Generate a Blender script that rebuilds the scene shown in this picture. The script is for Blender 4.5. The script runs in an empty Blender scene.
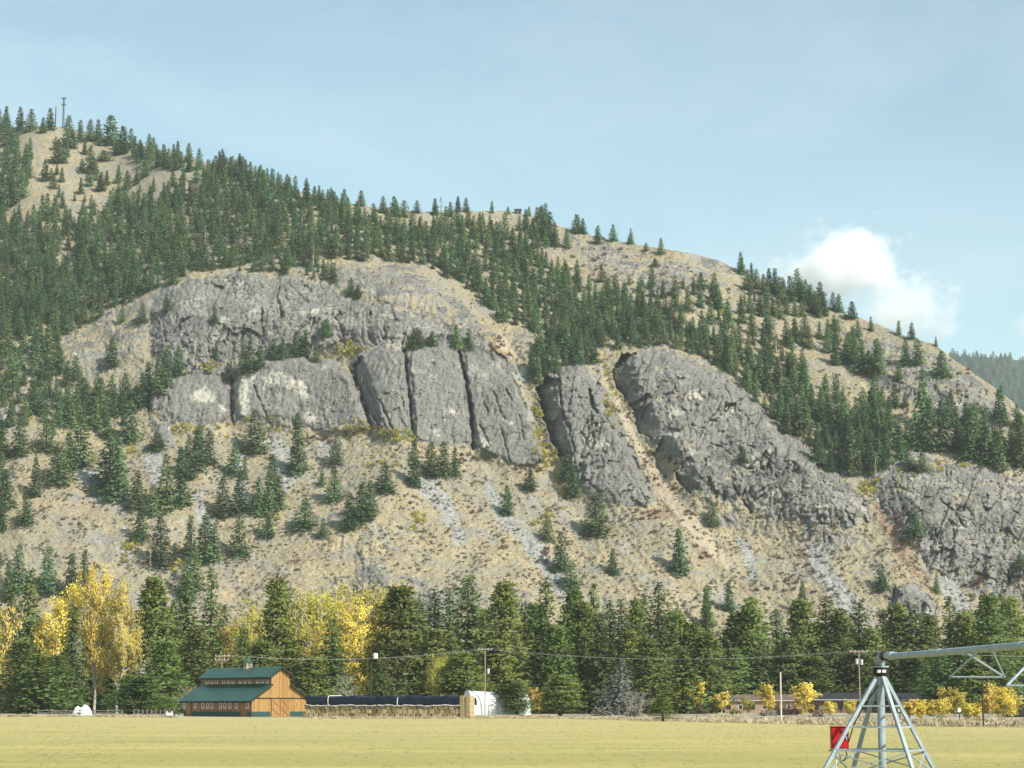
import bpy, math, random
import numpy as np
from mathutils import Vector

R_ = math.radians
C = bpy.context.scene.collection
scene = bpy.context.scene
rnd = random.Random(7)

# ------------------------------------------------------------------ camera, sky, sun, exposure
F = 2190.0                         # focal length in pixels of the 1024 wide frame
PITCH = math.atan((703 - 384) / F)
CAMZ = 2.5
SUN_AZ, SUN_EL = R_(46), R_(40)    # azimuth to the right of straight behind the camera

cam = bpy.data.cameras.new('camera')
cam.sensor_width = 36
cam.lens = F / 1024 * 36
cam.clip_start, cam.clip_end = 0.5, 40000
camo = bpy.data.objects.new('camera', cam)
camo.location = (0, 0, CAMZ)
camo.rotation_euler = (math.pi / 2 + PITCH, 0, 0)
C.objects.link(camo)
scene.camera = camo

world = bpy.data.worlds.new('World')
scene.world = world
world.use_nodes = True
wn = world.node_tree
sky = wn.nodes.new('ShaderNodeTexSky')
sky.sky_type = 'NISHITA'
sky.sun_disc = False
sky.sun_elevation = SUN_EL
sky.sun_rotation = math.pi - SUN_AZ
sky.air_density, sky.dust_density, sky.ozone_density = 1.0, 1.6, 1.0
sky.altitude = 600
tint = wn.nodes.new('ShaderNodeMix'); tint.data_type = 'RGBA'; tint.blend_type = 'MULTIPLY'; tint.inputs[0].default_value = 1.0
tint.inputs[7].default_value = (0.96, 1.18, 1.0, 1)       # the day's slightly greenish sky
wn.links.new(sky.outputs[0], tint.inputs[6])
hsv = wn.nodes.new('ShaderNodeHueSaturation'); hsv.inputs['Saturation'].default_value = 0.80; hsv.inputs['Value'].default_value = 0.93
wn.links.new(tint.outputs[2], hsv.inputs['Color'])
# thin high veil, spread over the whole sky dome
wtc = wn.nodes.new('ShaderNodeTexCoord'); wmp = wn.nodes.new('ShaderNodeMapping'); wmp.inputs['Scale'].default_value = (2.2, 2.2, 7.0)
wnz = wn.nodes.new('ShaderNodeTexNoise'); wnz.inputs['Scale'].default_value = 2.4; wnz.inputs['Detail'].default_value = 7; wnz.inputs['Roughness'].default_value = .6; wnz.inputs['Distortion'].default_value = .6
wmr = wn.nodes.new('ShaderNodeMapRange'); wmr.inputs[1].default_value = .42; wmr.inputs[2].default_value = .72; wmr.inputs[4].default_value = .22
veil = wn.nodes.new('ShaderNodeMix'); veil.data_type = 'RGBA'; veil.inputs[7].default_value = (5.2, 5.9, 6.1, 1)
wn.links.new(wtc.outputs['Generated'], wmp.inputs[0]); wn.links.new(wmp.outputs[0], wnz.inputs['Vector']); wn.links.new(wnz.outputs[0], wmr.inputs[0])
wn.links.new(wmr.outputs[0], veil.inputs[0]); wn.links.new(hsv.outputs[0], veil.inputs[6])
wn.links.new(veil.outputs[2], wn.nodes['Background'].inputs[0])
wn.nodes['Background'].inputs[1].default_value = 0.122

sun = bpy.data.lights.new('sun', 'SUN')
sun.energy = 4.4
sun.angle = R_(0.5)
sun.color = (1.0, 0.95, 0.86)
suno = bpy.data.objects.new('sun', sun)
sd_ = Vector((math.sin(SUN_AZ) * math.cos(SUN_EL), -math.cos(SUN_AZ) * math.cos(SUN_EL), math.sin(SUN_EL)))
suno.rotation_euler = sd_.to_track_quat('Z', 'Y').to_euler()
suno.location = (60, -60, 80)
C.objects.link(suno)

scene.view_settings.view_transform = 'Standard'
scene.view_settings.look = 'None'
scene.view_settings.exposure = 0.57
scene.view_settings.gamma = 1.0
scene.cycles.max_bounces = 9
scene.cycles.diffuse_bounces = 2
scene.cycles.volume_bounces = 8
scene.cycles.transparent_max_bounces = 8

# ------------------------------------------------------------------ survey helpers: bearing/height in the view -> place
CP, SP = math.cos(PITCH), math.sin(PITCH)


def kx(px, py):
    b = (384 - py) / F
    return (px - 512) / F / (CP - b * SP)


def kz(py):
    b = (384 - py) / F
    return (SP + b * CP) / (CP - b * SP)


def at(px, py, Y):
    return Vector((kx(px, py) * Y, Y, CAMZ + kz(py) * Y))


def gr(px, py, z=0.0):
    Y = (z - CAMZ) / kz(py)
    return Vector((kx(px, py) * Y, Y, z))


def ppm(Y):
    return F / Y


# ------------------------------------------------------------------ object helpers
def tag(o, label=None, cat=None, group=None, kind=None):
    if label: o['label'] = label
    if cat: o['category'] = cat
    if group: o['group'] = group
    if kind: o['kind'] = kind
    return o


def empty(name, loc=(0, 0, 0), rz=0, label=None, cat=None, group=None):
    o = bpy.data.objects.new(name, None)
    o.location = loc
    o.rotation_euler = (0, 0, rz)
    o.empty_display_size = 0.3
    C.objects.link(o)
    return tag(o, label, cat, group)


def link(name, me, parent=None, loc=None):
    o = bpy.data.objects.new(name, me)
    C.objects.link(o)
    if parent: o.parent = parent
    if loc is not None: o.location = loc
    return o


def children(o):
    return [x for x in KIDS.get(o.name, [])]


KIDS = {}


def copy_tree(o, kids):
    c = o.copy()
    C.objects.link(c)
    for k in kids:
        d = k.copy()
        C.objects.link(d)
        d.parent = c
    return c


def crown_normals(me, nrm):
    """soft foliage shading: each spray's normal leans from its own face towards the outside of the crown"""
    no = []
    for p in me.polygons:
        o = nrm.get(p.index)
        n = p.normal
        if o is not None:
            n = (n * 0.62 + o * 0.8).normalized()
        no += [tuple(n)] * p.loop_total
    me.polygons.foreach_set('use_smooth', [True] * len(me.polygons))
    me.normals_split_custom_set(no)
    me['crown'] = True


class MB:
    def __init__(s):
        s.v, s.f, s.m = [], [], []
        s.out = None; s.nrm = {}

    def poly(s, pts, mi=0):
        n = len(s.v)
        s.v += [tuple(p) for p in pts]
        s.f.append(tuple(range(n, n + len(pts))))
        s.m.append(mi)

    def box(s, x0, x1, y0, y1, z0, z1, mi=0):
        n = len(s.v)
        s.v += [(x0, y0, z0), (x1, y0, z0), (x1, y1, z0), (x0, y1, z0), (x0, y0, z1), (x1, y0, z1), (x1, y1, z1), (x0, y1, z1)]
        for q in ((3, 2, 1, 0), (4, 5, 6, 7), (0, 1, 5, 4), (1, 2, 6, 5), (2, 3, 7, 6), (3, 0, 4, 7)):
            s.f.append(tuple(n + i for i in q)); s.m.append(mi)

    def prism(s, prof, y0, y1, mi=0):
        """prof: list of (x,z) counter clockwise seen from -y; extruded along y"""
        n = len(s.v); k = len(prof)
        s.v += [(x, y0, z) for x, z in prof] + [(x, y1, z) for x, z in prof]
        s.f.append(tuple(range(n, n + k))); s.m.append(mi)
        s.f.append(tuple(reversed(range(n + k, n + 2 * k)))); s.m.append(mi)
        for i in range(k):
            j = (i + 1) % k
            s.f.append((n + j, n + i, n + k + i, n + k + j)); s.m.append(mi)

    def tube(s, pts, rad, seg=8, mi=0, caps=True):
        pts = [Vector(p) for p in pts]
        rads = rad if isinstance(rad, (list, tuple)) else [rad] * len(pts)
        n0 = len(s.v)
        ref = None
        for i, p in enumerate(pts):
            d = (pts[min(i + 1, len(pts) - 1)] - pts[max(i - 1, 0)])
            if d.length < 1e-9: d = Vector((0, 0, 1))
            d.normalize()
            if ref is None:
                ref = Vector((0, 0, 1)) if abs(d.z) < 0.9 else Vector((1, 0, 0))
            a = (ref - d * ref.dot(d)).normalized()
            ref = a
            b = d.cross(a)
            for k in range(seg):
                t = 2 * math.pi * k / seg
                s.v.append(tuple(p + (a * math.cos(t) + b * math.sin(t)) * rads[i]))
        for i in range(len(pts) - 1):
            for k in range(seg):
                a0 = n0 + i * seg + k; a1 = n0 + i * seg + (k + 1) % seg
                s.f.append((a0, a1, a1 + seg, a0 + seg)); s.m.append(mi)
        if caps:
            s.f.append(tuple(reversed(range(n0, n0 + seg)))); s.m.append(mi)
            e = n0 + (len(pts) - 1) * seg
            s.f.append(tuple(range(e, e + seg))); s.m.append(mi)

    def beam(s, p, q, w, h, mi=0):
        p, q = Vector(p), Vector(q)
        d = (q - p).normalized()
        up = Vector((0, 0, 1)) if abs(d.z) < .95 else Vector((0, 1, 0))
        a = d.cross(up).normalized() * w / 2
        b = a.cross(d).normalized() * h / 2
        n = len(s.v)
        for c in (p, q):
            s.v += [tuple(c - a - b), tuple(c + a - b), tuple(c + a + b), tuple(c - a + b)]
        for qd in ((0, 1, 2, 3), (7, 6, 5, 4), (1, 0, 4, 5), (2, 1, 5, 6), (3, 2, 6, 7), (0, 3, 7, 4)):
            s.f.append(tuple(n + i for i in qd)); s.m.append(mi)

    def mesh(s, name, mats, smooth=False):
        me = bpy.data.meshes.new(name)
        me.from_pydata(s.v, [], s.f)
        for m in (mats if isinstance(mats, (list, tuple)) else [mats]):
            me.materials.append(m)
        me.polygons.foreach_set('material_index', s.m)
        if smooth:
            me.polygons.foreach_set('use_smooth', [True] * len(s.f))
        me.update()
        if s.nrm: crown_normals(me, s.nrm)
        return me

    def build(s, name, mats, parent=None, loc=None, smooth=False):
        return link(name, s.mesh(name, mats, smooth), parent, loc)


def np_mesh(name, V, Q, smooth=True):
    me = bpy.data.meshes.new(name)
    me.vertices.add(len(V)); me.vertices.foreach_set('co', np.asarray(V, np.float32).ravel())
    nq, k = Q.shape
    me.loops.add(nq * k); me.loops.foreach_set('vertex_index', Q.astype(np.int32).ravel())
    me.polygons.add(nq)
    me.polygons.foreach_set('loop_start', np.arange(0, nq * k, k, dtype=np.int32))
    me.polygons.foreach_set('loop_total', np.full(nq, k, dtype=np.int32))
    me.polygons.foreach_set('use_smooth', np.full(nq, smooth))
    me.update(calc_edges=True)
    return me


# ------------------------------------------------------------------ materials
class NT:
    """small node builder"""
    def __init__(s, name, rough=0.8):
        s.m = bpy.data.materials.new(name); s.m.use_nodes = True
        s.t = s.m.node_tree; s.b = s.t.nodes['Principled BSDF']
        s.b.inputs['Roughness'].default_value = rough
        s.b.inputs['Specular IOR Level'].default_value = 0.25
        s.pos = s.n('ShaderNodeNewGeometry').outputs['Position']
        s.obj = s.n('ShaderNodeTexCoord').outputs['Object']

    def n(s, t, **kw):
        x = s.t.nodes.new(t)
        for k, v in kw.items(): setattr(x, k, v)
        return x

    def put(s, sock, v):
        if isinstance(v, bpy.types.NodeSocket): s.t.links.new(v, sock)
        elif isinstance(v, tuple) and len(v) == 3 and sock.type == 'RGBA': sock.default_value = (*v, 1)
        else: sock.default_value = v

    def map(s, vec, scale=(1, 1, 1), rot=(0, 0, 0)):
        x = s.n('ShaderNodeMapping'); s.put(x.inputs[0], vec)
        x.inputs['Scale'].default_value = scale; x.inputs['Rotation'].default_value = rot
        return x.outputs[0]

    def noise(s, vec, scale, detail=4, rough=0.55, dist=0):
        x = s.n('ShaderNodeTexNoise'); s.put(x.inputs['Vector'], vec)
        x.inputs['Scale'].default_value = scale; x.inputs['Detail'].default_value = detail
        x.inputs['Roughness'].default_value = rough; x.inputs['Distortion'].default_value = dist
        return x.outputs[0]

    def vor(s, vec, scale, feat='F1', out=0):
        x = s.n('ShaderNodeTexVoronoi', feature=feat); s.put(x.inputs['Vector'], vec)
        x.inputs['Scale'].default_value = scale
        return x.outputs[out]

    def ramp(s, v, a, b, lo=0.0, hi=1.0):
        x = s.n('ShaderNodeMapRange'); s.put(x.inputs[0], v)
        for i, q in enumerate((a, b, lo, hi)): x.inputs[i + 1].default_value = q
        return x.outputs[0]

    def mix(s, f, a, b, mode='MIX'):
        x = s.n('ShaderNodeMix', data_type='RGBA', blend_type=mode)
        s.put(x.inputs[0], f); s.put(x.inputs[6], a); s.put(x.inputs[7], b)
        return x.outputs[2]

    def math(s, op, a, b=0.0):
        x = s.n('ShaderNodeMath', operation=op); s.put(x.inputs[0], a); s.put(x.inputs[1], b)
        x.use_clamp = False
        return x.outputs[0]

    def attr(s, name):
        return s.n('ShaderNodeAttribute', attribute_name=name)

    def color(s, c): s.put(s.b.inputs['Base Color'], c); return s

    def bump(s, h, strength=0.5, dist=0.1):
        x = s.n('ShaderNodeBump'); s.put(x.inputs['Height'], h)
        x.inputs['Strength'].default_value = strength; x.inputs['Distance'].default_value = dist
        s.t.links.new(x.outputs[0], s.b.inputs['Normal'])
        return s


def plain(name, c, c2=None, scale=3, rough=0.7, metal=0.0, stretch=(1, 1, 1), bump=0.0):
    t = NT(name, rough)
    c2 = c2 or tuple(x * 0.7 for x in c)
    nz = t.noise(t.map(t.obj, stretch), scale, 5)
    t.color(t.mix(t.ramp(nz, 0.35, 0.65), c2, c))
    t.b.inputs['Metallic'].default_value = metal
    if bump: t.bump(nz, bump, 0.05)
    return t.m


def leaf_mat(name, c1, c2, transl=0.3, spread=0.12, rough=0.65):
    t = NT(name, rough)
    oi = t.n('ShaderNodeObjectInfo')
    nz = t.noise(t.obj, 9.0, 3)
    col = t.mix(t.ramp(nz, 0.3, 0.7), c1, c2)
    hs = t.n('ShaderNodeHueSaturation')
    t.put(hs.inputs['Hue'], t.ramp(oi.outputs['Random'], 0, 1, 0.5 - spread * 0.2, 0.5 + spread * 0.2))
    wn_ = t.n('ShaderNodeTexWhiteNoise', noise_dimensions='1D'); t.put(wn_.inputs['W'], oi.outputs['Random'])
    t.put(hs.inputs['Value'], t.ramp(wn_.outputs['Value'], 0, 1, 1 - spread * 2.4, 1 + spread * 2.4))
    t.put(hs.inputs['Color'], col)
    t.color(hs.outputs[0])
    tr = t.n('ShaderNodeBsdfTranslucent'); t.put(tr.inputs[0], hs.outputs[0])
    mx = t.n('ShaderNodeMixShader'); mx.inputs[0].default_value = transl
    t.t.links.new(t.b.outputs[0], mx.inputs[1]); t.t.links.new(tr.outputs[0], mx.inputs[2])
    t.t.links.new(mx.outputs[0], t.t.nodes['Material Output'].inputs[0])
    return t.m


M = {}
M['fir'] = leaf_mat('fir needles', (0.080, 0.128, 0.038), (0.150, 0.202, 0.060))
M['hill_fir'] = leaf_mat('hillside fir needles', (0.086, 0.148, 0.060), (0.148, 0.212, 0.086), 0.3, 0.17)
M['pine'] = leaf_mat('pine needles', (0.108, 0.155, 0.038), (0.188, 0.226, 0.062))
M['spruce'] = leaf_mat('blue spruce needles', (0.10, 0.125, 0.11), (0.24, 0.24, 0.20))
M['gold'] = leaf_mat('golden leaves', (0.68, 0.52, 0.08), (0.86, 0.72, 0.17), 0.35, 0.06)
M['amber'] = leaf_mat('amber leaves', (0.61, 0.46, 0.10), (0.77, 0.62, 0.20), 0.35, 0.06)
M['lime'] = leaf_mat('yellow green leaves', (0.36, 0.33, 0.06), (0.57, 0.51, 0.11), 0.35, 0.08)
M['orange'] = leaf_mat('orange leaves', (0.58, 0.34, 0.08), (0.68, 0.47, 0.13), 0.35, 0.08)
M['redbrown'] = leaf_mat('red brown twigs', (0.13, 0.07, 0.05), (0.22, 0.13, 0.09), 0.15, 0.1)
M['sage'] = leaf_mat('sage leaves', (0.13, 0.12, 0.075), (0.23, 0.20, 0.13), 0.15, 0.15)
M['weed'] = leaf_mat('dry weeds', (0.38, 0.31, 0.20), (0.62, 0.53, 0.36), 0.2, 0.12)
M['greytwig'] = leaf_mat('grey twigs', (0.21, 0.19, 0.14), (0.35, 0.32, 0.24), 0.1, 0.1)
M['bark'] = plain('bark', (0.12, 0.085, 0.06), (0.06, 0.045, 0.035), 12, 0.9, stretch=(1, 1, .2))
M['palebark'] = plain('pale bark', (0.52, 0.48, 0.42), (0.30, 0.27, 0.23), 12, 0.85, stretch=(1, 1, .3))
M['deadbark'] = plain('dead wood', (0.36, 0.33, 0.26), (0.22, 0.20, 0.155), 12, 0.85, stretch=(1, 1, .3))

# ------------------------------------------------------------------ numpy noise
def _h(ix, iy, seed):
    n = (ix.astype(np.int64) * 374761393 + iy.astype(np.int64) * 668265263 + seed * 1274126177) & 0xffffffff
    n = ((n ^ (n >> 13)) * 1274126177) & 0xffffffff
    return ((n ^ (n >> 16)) & 0xffff) / 65535.0


def perlin(x, y, seed=0):
    xi, yi = np.floor(x), np.floor(y)
    fx, fy = x - xi, y - yi
    u = fx * fx * fx * (fx * (fx * 6 - 15) + 10); v = fy * fy * fy * (fy * (fy * 6 - 15) + 10)

    def g(dx, dy):
        a = _h(xi + dx, yi + dy, seed) * 6.2831853
        return np.cos(a) * (fx - dx) + np.sin(a) * (fy - dy)
    n0 = g(0, 0) * (1 - u) + g(1, 0) * u
    n1 = g(0, 1) * (1 - u) + g(1, 1) * u
    return (n0 * (1 - v) + n1 * v) * 1.5


def fbm(x, y, seed=0, octv=4, gain=0.5):
    s = 0; a = 1.0; t = 0
    for i in range(octv):
        s = s + perlin(x, y, seed + i * 17) * a
        t += a; a *= gain; x = x * 2.03; y = y * 2.03
    return s / t


def worley(x, y, seed=0):
    xi, yi = np.floor(x), np.floor(y)
    f1 = np.full(x.shape, 9.0); f2 = np.full(x.shape, 9.0); cid = np.zeros(x.shape)
    for dx in (-1, 0, 1):
        for dy in (-1, 0, 1):
            cx, cy = xi + dx, yi + dy
            d = np.hypot(cx + _h(cx, cy, seed) - x, cy + _h(cx, cy, seed + 5) - y)
            c = _h(cx, cy, seed + 11)
            near = d < f1
            f2 = np.where(near, f1, np.minimum(f2, d))
            cid = np.where(near, c, cid)
            f1 = np.where(near, d, f1)
    return f1, f2, cid


def facets(x, y, seed):
    """broken planes: every cell is a flat piece with its own tilt and step"""
    xi, yi = np.floor(x), np.floor(y)
    f1 = np.full(x.shape, 9.0); h = np.zeros(x.shape)
    for dx in (-1, 0, 1):
        for dy in (-1, 0, 1):
            cx, cy = xi + dx, yi + dy
            ex = x - cx - _h(cx, cy, seed); ey = y - cy - _h(cx, cy, seed + 5)
            d = np.hypot(ex, ey)
            v = (_h(cx, cy, seed + 11) - .5) * 2.2 * ex + (_h(cx, cy, seed + 17) - .45) * 1.6 * ey + (_h(cx, cy, seed + 23) - .5) * .5
            h = np.where(d < f1, v, h); f1 = np.minimum(f1, d)
    return h


def blur(a, sx, sy):
    for ax, s in ((1, sx), (0, sy)):
        if s <= 0: continue
        r = int(s * 3)
        k = np.exp(-0.5 * (np.arange(-r, r + 1) / s) ** 2); k /= k.sum()
        p = np.pad(a, [(r, r) if i == ax else (0, 0) for i in range(2)], mode='edge')
        cs = np.zeros_like(a)
        for i, w in enumerate(k):
            cs += w * (p[i:i + a.shape[0], :] if ax == 0 else p[:, i:i + a.shape[1]])
        a = cs
    return a


# ------------------------------------------------------------------ the survey of the mountain
PX0, PX1 = -170, 1200
PYT, PYB = 80, 712
W_, H_ = PX1 - PX0 + 1, PYB - PYT + 1
GX, GY = np.meshgrid(np.arange(PX0, PX1 + 1, dtype=float), np.arange(PYT, PYB + 1, dtype=float))


def sdist(poly, pad=40):
    """signed distance (inside positive) to a traced outline, on the survey grid; returns slices and values"""
    P = np.array(poly, float)
    x0 = max(int(P[:, 0].min()) - pad, PX0) - PX0; x1 = min(int(P[:, 0].max()) + pad, PX1) - PX0 + 1
    y0 = max(int(P[:, 1].min()) - pad, PYT) - PYT; y1 = min(int(P[:, 1].max()) + pad, PYB) - PYT + 1
    sl = (slice(y0, y1), slice(x0, x1))
    # wobble so that traced edges are ragged
    X = GX[sl] + 4.0 * WOB[0][sl] + 2.0 * WOB[2][sl]; Yv = GY[sl] + 4.0 * WOB[1][sl] + 2.0 * WOB[3][sl]
    ins = np.zeros(X.shape, bool); dm = np.full(X.shape, 1e9)
    n = len(P)
    for i in range(n):
        ax, ay = P[i]; bx, by = P[(i + 1) % n]
        if ay != by:
            c = ((ay > Yv) != (by > Yv)) & (X < (bx - ax) * (Yv - ay) / (by - ay) + ax)
            ins ^= c
        ex, ey = bx - ax, by - ay
        t = np.clip(((X - ax) * ex + (Yv - ay) * ey) / (ex * ex + ey * ey + 1e-9), 0, 1)
        dm = np.minimum(dm, (X - ax - t * ex) ** 2 + (Yv - ay - t * ey) ** 2)
    d = np.sqrt(dm)
    return sl, np.where(ins, d, -d)


def ldist(line, pad=14):
    P = np.array(line, float)
    x0 = max(int(P[:, 0].min()) - pad, PX0) - PX0; x1 = min(int(P[:, 0].max()) + pad, PX1) - PX0 + 1
    y0 = max(int(P[:, 1].min()) - pad, PYT) - PYT; y1 = min(int(P[:, 1].max()) + pad, PYB) - PYT + 1
    sl = (slice(y0, y1), slice(x0, x1))
    X = GX[sl] + 1.6 * WOB[2][sl]; Yv = GY[sl] + 1.6 * WOB[3][sl]
    dm = np.full(X.shape, 1e9)
    for i in range(len(P) - 1):
        ax, ay = P[i]; bx, by = P[i + 1]; ex, ey = bx - ax, by - ay
        t = np.clip(((X - ax) * ex + (Yv - ay) * ey) / (ex * ex + ey * ey + 1e-9), 0, 1)
        dm = np.minimum(dm, (X - ax - t * ex) ** 2 + (Yv - ay - t * ey) ** 2)
    return sl, np.sqrt(dm)


WOB = [fbm(GX / 14, GY / 14, 101, 3), fbm(GX / 14, GY / 14, 131, 3), fbm(GX / 7, GY / 7, 151, 2), fbm(GX / 7, GY / 7, 171, 2)]

SKY = np.array([(-180, 120), (0, 127), (30, 127), (45, 125), (63, 127), (100, 136), (150, 147), (185, 156), (215, 165), (300, 192), (340, 201), (362, 206),
                (420, 212), (470, 211), (510, 211), (540, 218), (560, 226), (600, 238), (640, 245), (690, 253), (720, 261), (745, 273), (775, 284),
                (800, 296), (830, 308), (850, 315), (880, 325), (910, 338), (935, 344), (950, 357), (970, 371), (1000, 391), (1024, 412), (1100, 470), (1210, 540)], float)

# outlines of the bare rock: points, relief in metres, edge softness in pixels, rockiness, slope
ROCKS = [
    ([(40, 360), (60, 338), (85, 322), (115, 304), (140, 295), (152, 296), (152, 330), (148, 362), (110, 378), (60, 378)], 10, 14, 0.42, 0.8),
    ([(150, 302), (165, 285), (200, 275), (240, 271), (290, 276), (335, 287), (350, 300), (385, 302), (430, 318), (470, 330), (500, 345), (520, 372), (500, 372), (462, 345), (350, 348), (330, 352), (300, 350), (240, 360), (215, 376), (150, 368)], 18, 26, 0.80, 1.0),
    ([(335, 264), (400, 262), (440, 280), (475, 310), (505, 345), (470, 334), (430, 322), (400, 308), (365, 300), (335, 288)], 10, 14, 0.50, 0.55),
    ([(145, 398), (150, 384), (170, 374), (200, 371), (222, 378), (230, 392), (231, 420), (215, 424), (180, 424), (160, 410), (148, 410)], 10, 4, 1, 1.6),
    ([(150, 415), (175, 418), (178, 448), (155, 450)], 6, 6, .7, 1.2),
    ([(233, 388), (240, 369), (262, 358), (300, 356), (335, 362), (352, 376), (360, 400), (370, 427), (355, 433), (320, 430), (280, 420), (236, 420)], 11, 4, 1, 1.6),
    ([(356, 354), (375, 347), (402, 349), (407, 380), (411, 438), (395, 440), (372, 425), (360, 395), (354, 372)], 7.5, 2.5, 1, 1.7),
    ([(409, 350), (425, 345), (445, 345), (457, 352), (465, 390), (471, 445), (440, 446), (415, 440), (411, 400)], 8, 2.5, 1, 1.7),
    ([(462, 352), (480, 350), (500, 360), (518, 385), (530, 420), (545, 462), (520, 465), (480, 450), (472, 420), (465, 380)], 7.5, 3, 1, 1.6),
    ([(535, 388), (545, 373), (565, 362), (580, 362), (598, 376), (608, 397), (626, 432), (640, 462), (658, 500), (640, 508), (600, 500), (575, 482), (560, 462), (545, 422)], 13, 7, .9, 1.35),
    ([(610, 372), (620, 355), (640, 349), (675, 349), (700, 362), (730, 375), (760, 398), (790, 430), (830, 465), (862, 492), (874, 522), (845, 530), (800, 525), (760, 512), (720, 502), (690, 492), (662, 455), (642, 430), (628, 402)], 17, 15, .70, 1.15),
    ([(868, 482), (885, 457), (915, 450), (960, 462), (1000, 472), (1110, 520), (1110, 612), (1020, 602), (960, 590), (932, 570), (902, 540), (880, 512)], 11, 26, .66, 0.95),
    ([(352, 556), (378, 552), (405, 575), (440, 585), (475, 600), (440, 625), (380, 625), (350, 590)], 5, 10, .5, 0.9),
    ([(500, 585), (530, 590), (545, 612), (515, 622), (490, 610)], 4, 8, .5, .9),
    ([(886, 600), (893, 586), (915, 584), (938, 602), (940, 622), (895, 622)], 7, 6, .8, 1.3),
    ([(922, 372), (945, 376), (975, 388), (1004, 402), (1014, 424), (975, 416), (940, 404), (925, 392)], 8, 8, .6, 1.2),
    ([(828, 424), (845, 416), (868, 420), (872, 445), (850, 452), (830, 446)], 7, 6, .7, 1.2),
    ([(700, 250), (722, 258), (740, 272), (728, 276), (702, 266)], 5, 6, .55, .9),
    ([(-5, 404), (12, 408), (18, 420), (4, 428), (-8, 424)], 6, 5, .8, 1.0),
    ([(515, 320), (545, 325), (540, 350), (525, 375), (508, 345)], 4, 8, .35, .8),
    ([(300, 505), (335, 500), (370, 530), (400, 550), (350, 560), (310, 535)], 3, 10, .3, .7),
    ([(700, 500), (760, 515), (830, 530), (870, 535), (850, 550), (790, 545), (720, 525)], 4, 10, .45, .8),
    ([(565, 232), (640, 252), (700, 265), (740, 290), (700, 300), (640, 290), (590, 275)], 4, 12, .47, .6), ([(840, 330), (935, 350), (1000, 395), (1020, 440), (930, 420), (870, 380)], 6, 12, .50, .7),
    # the wall behind the slabs, seen in the cracks between them
    ([(352, 362), (375, 349), (425, 347), (480, 352), (500, 362), (520, 390), (540, 458), (480, 448), (440, 443), (395, 438), (365, 420)], 5, 4, .99, 1.6),
    ([(150, 392), (200, 376), (240, 372), (300, 360), (350, 376), (365, 424), (300, 424), (200, 420), (155, 408)], 5, 4, .99, 1.5),
]
# faces that turn away to the left: right edge kept, left edge set back by so many metres
TURNS = [
    ([(536, 390), (547, 375), (560, 380), (566, 420), (573, 455), (560, 460), (545, 424)], 22),
    ([(611, 374), (622, 356), (637, 352), (640, 385), (628, 400), (620, 392)], 20),
    ([(630, 405), (650, 395), (660, 420), (652, 440), (640, 432)], 7),
    ([(652, 455), (663, 440), (672, 470), (668, 480)], 5),
    ([(353, 372), (362, 356), (374, 380), (384, 420), (378, 428), (362, 398)], 10),
    ([(145, 398), (150, 386), (156, 388), (153, 408), (148, 410)], 8),
    ([(675, 475), (690, 478), (700, 488), (690, 494)], 7),
    ([(890, 600), (895, 588), (903, 592), (902, 612)], 7),
    ([(366, 322), (372, 312), (378, 318), (376, 345), (370, 342)], 6),
    ([(336, 320), (340, 310), (346, 316), (342, 336)], 6),
]
CRACKS = [  # line, half width px, depth m
    ([(405, 351), (407, 375), (411, 405), (413, 440)], 2.2, 12), ([(459, 352), (466, 380), (471, 410), (473, 448)], 2.2, 12),
    ([(352, 372), (360, 396), (371, 426)], 2.2, 10), ([(232, 380), (231, 400), (233, 424)], 2.2, 10), ([(163, 382), (163, 398)], 1.5, 6),
    ([(253, 385), (262, 405), (270, 424)], 1.2, 5), ([(480, 385), (483, 400), (488, 412)], 1.3, 6), ([(494, 392), (500, 410), (506, 420)], 1.2, 5), ([(506, 388), (512, 400)], 1.2, 6),
    ([(500, 425), (507, 450), (510, 460)], 1.2, 5), ([(480, 425), (490, 445)], 1.2, 5), ([(537, 452), (540, 462)], 1.2, 5), ([(519, 415), (524, 440)], 1.1, 4),
    ([(380, 400), (392, 430)], 1.3, 6), ([(366, 380), (376, 410), (390, 434)], 1.1, 4), ([(396, 372), (404, 410)], 1, 3),
    ([(589, 390), (594, 408), (597, 412)], 2.0, 9), ([(633, 456), (638, 466)], 1.6, 7), ([(640, 490), (647, 502)], 1.3, 6), ([(583, 435), (588, 446)], 1.3, 5), ([(603, 412), (614, 430)], 1.2, 5),
    ([(558, 370), (562, 410), (575, 450)], 1.6, 6), ([(725, 385), (733, 405)], 1.5, 5), ([(262, 310), (262, 345)], 1.6, 7), ([(287, 283), (305, 300)], 1.1, 4), ([(305, 285), (318, 298)], 1.1, 4),
    ([(232, 352), (234, 372)], 1.3, 5), ([(385, 318), (384, 330)], 1.5, 7), ([(172, 292), (163, 320), (166, 342)], 1.4, 4),
    ([(731, 482), (738, 494), (752, 512)], 1.6, 7), ([(744, 490), (750, 505)], 1.2, 5), ([(845, 510), (853, 524)], 1.6, 7), ([(822, 482), (842, 492)], 1.4, 5), ([(750, 445), (775, 465)], 1.2, 4),
    ([(940, 500), (955, 512), (963, 526)], 1.3, 5), ([(953, 526), (954, 538)], 1.4, 5), ([(1012, 510), (1020, 516)], 1.4, 5), ([(1008, 570), (1010, 582)], 1.6, 6), ([(935, 530), (937, 540)], 1.3, 5),
    ([(245, 290), (262, 310)], 1.0, 3), ([(205, 318), (228, 340)], 1.0, 3), ([(320, 300), (345, 330)], 1.1, 4), ([(180, 300), (200, 320)], 1.0, 3),
]
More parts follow.
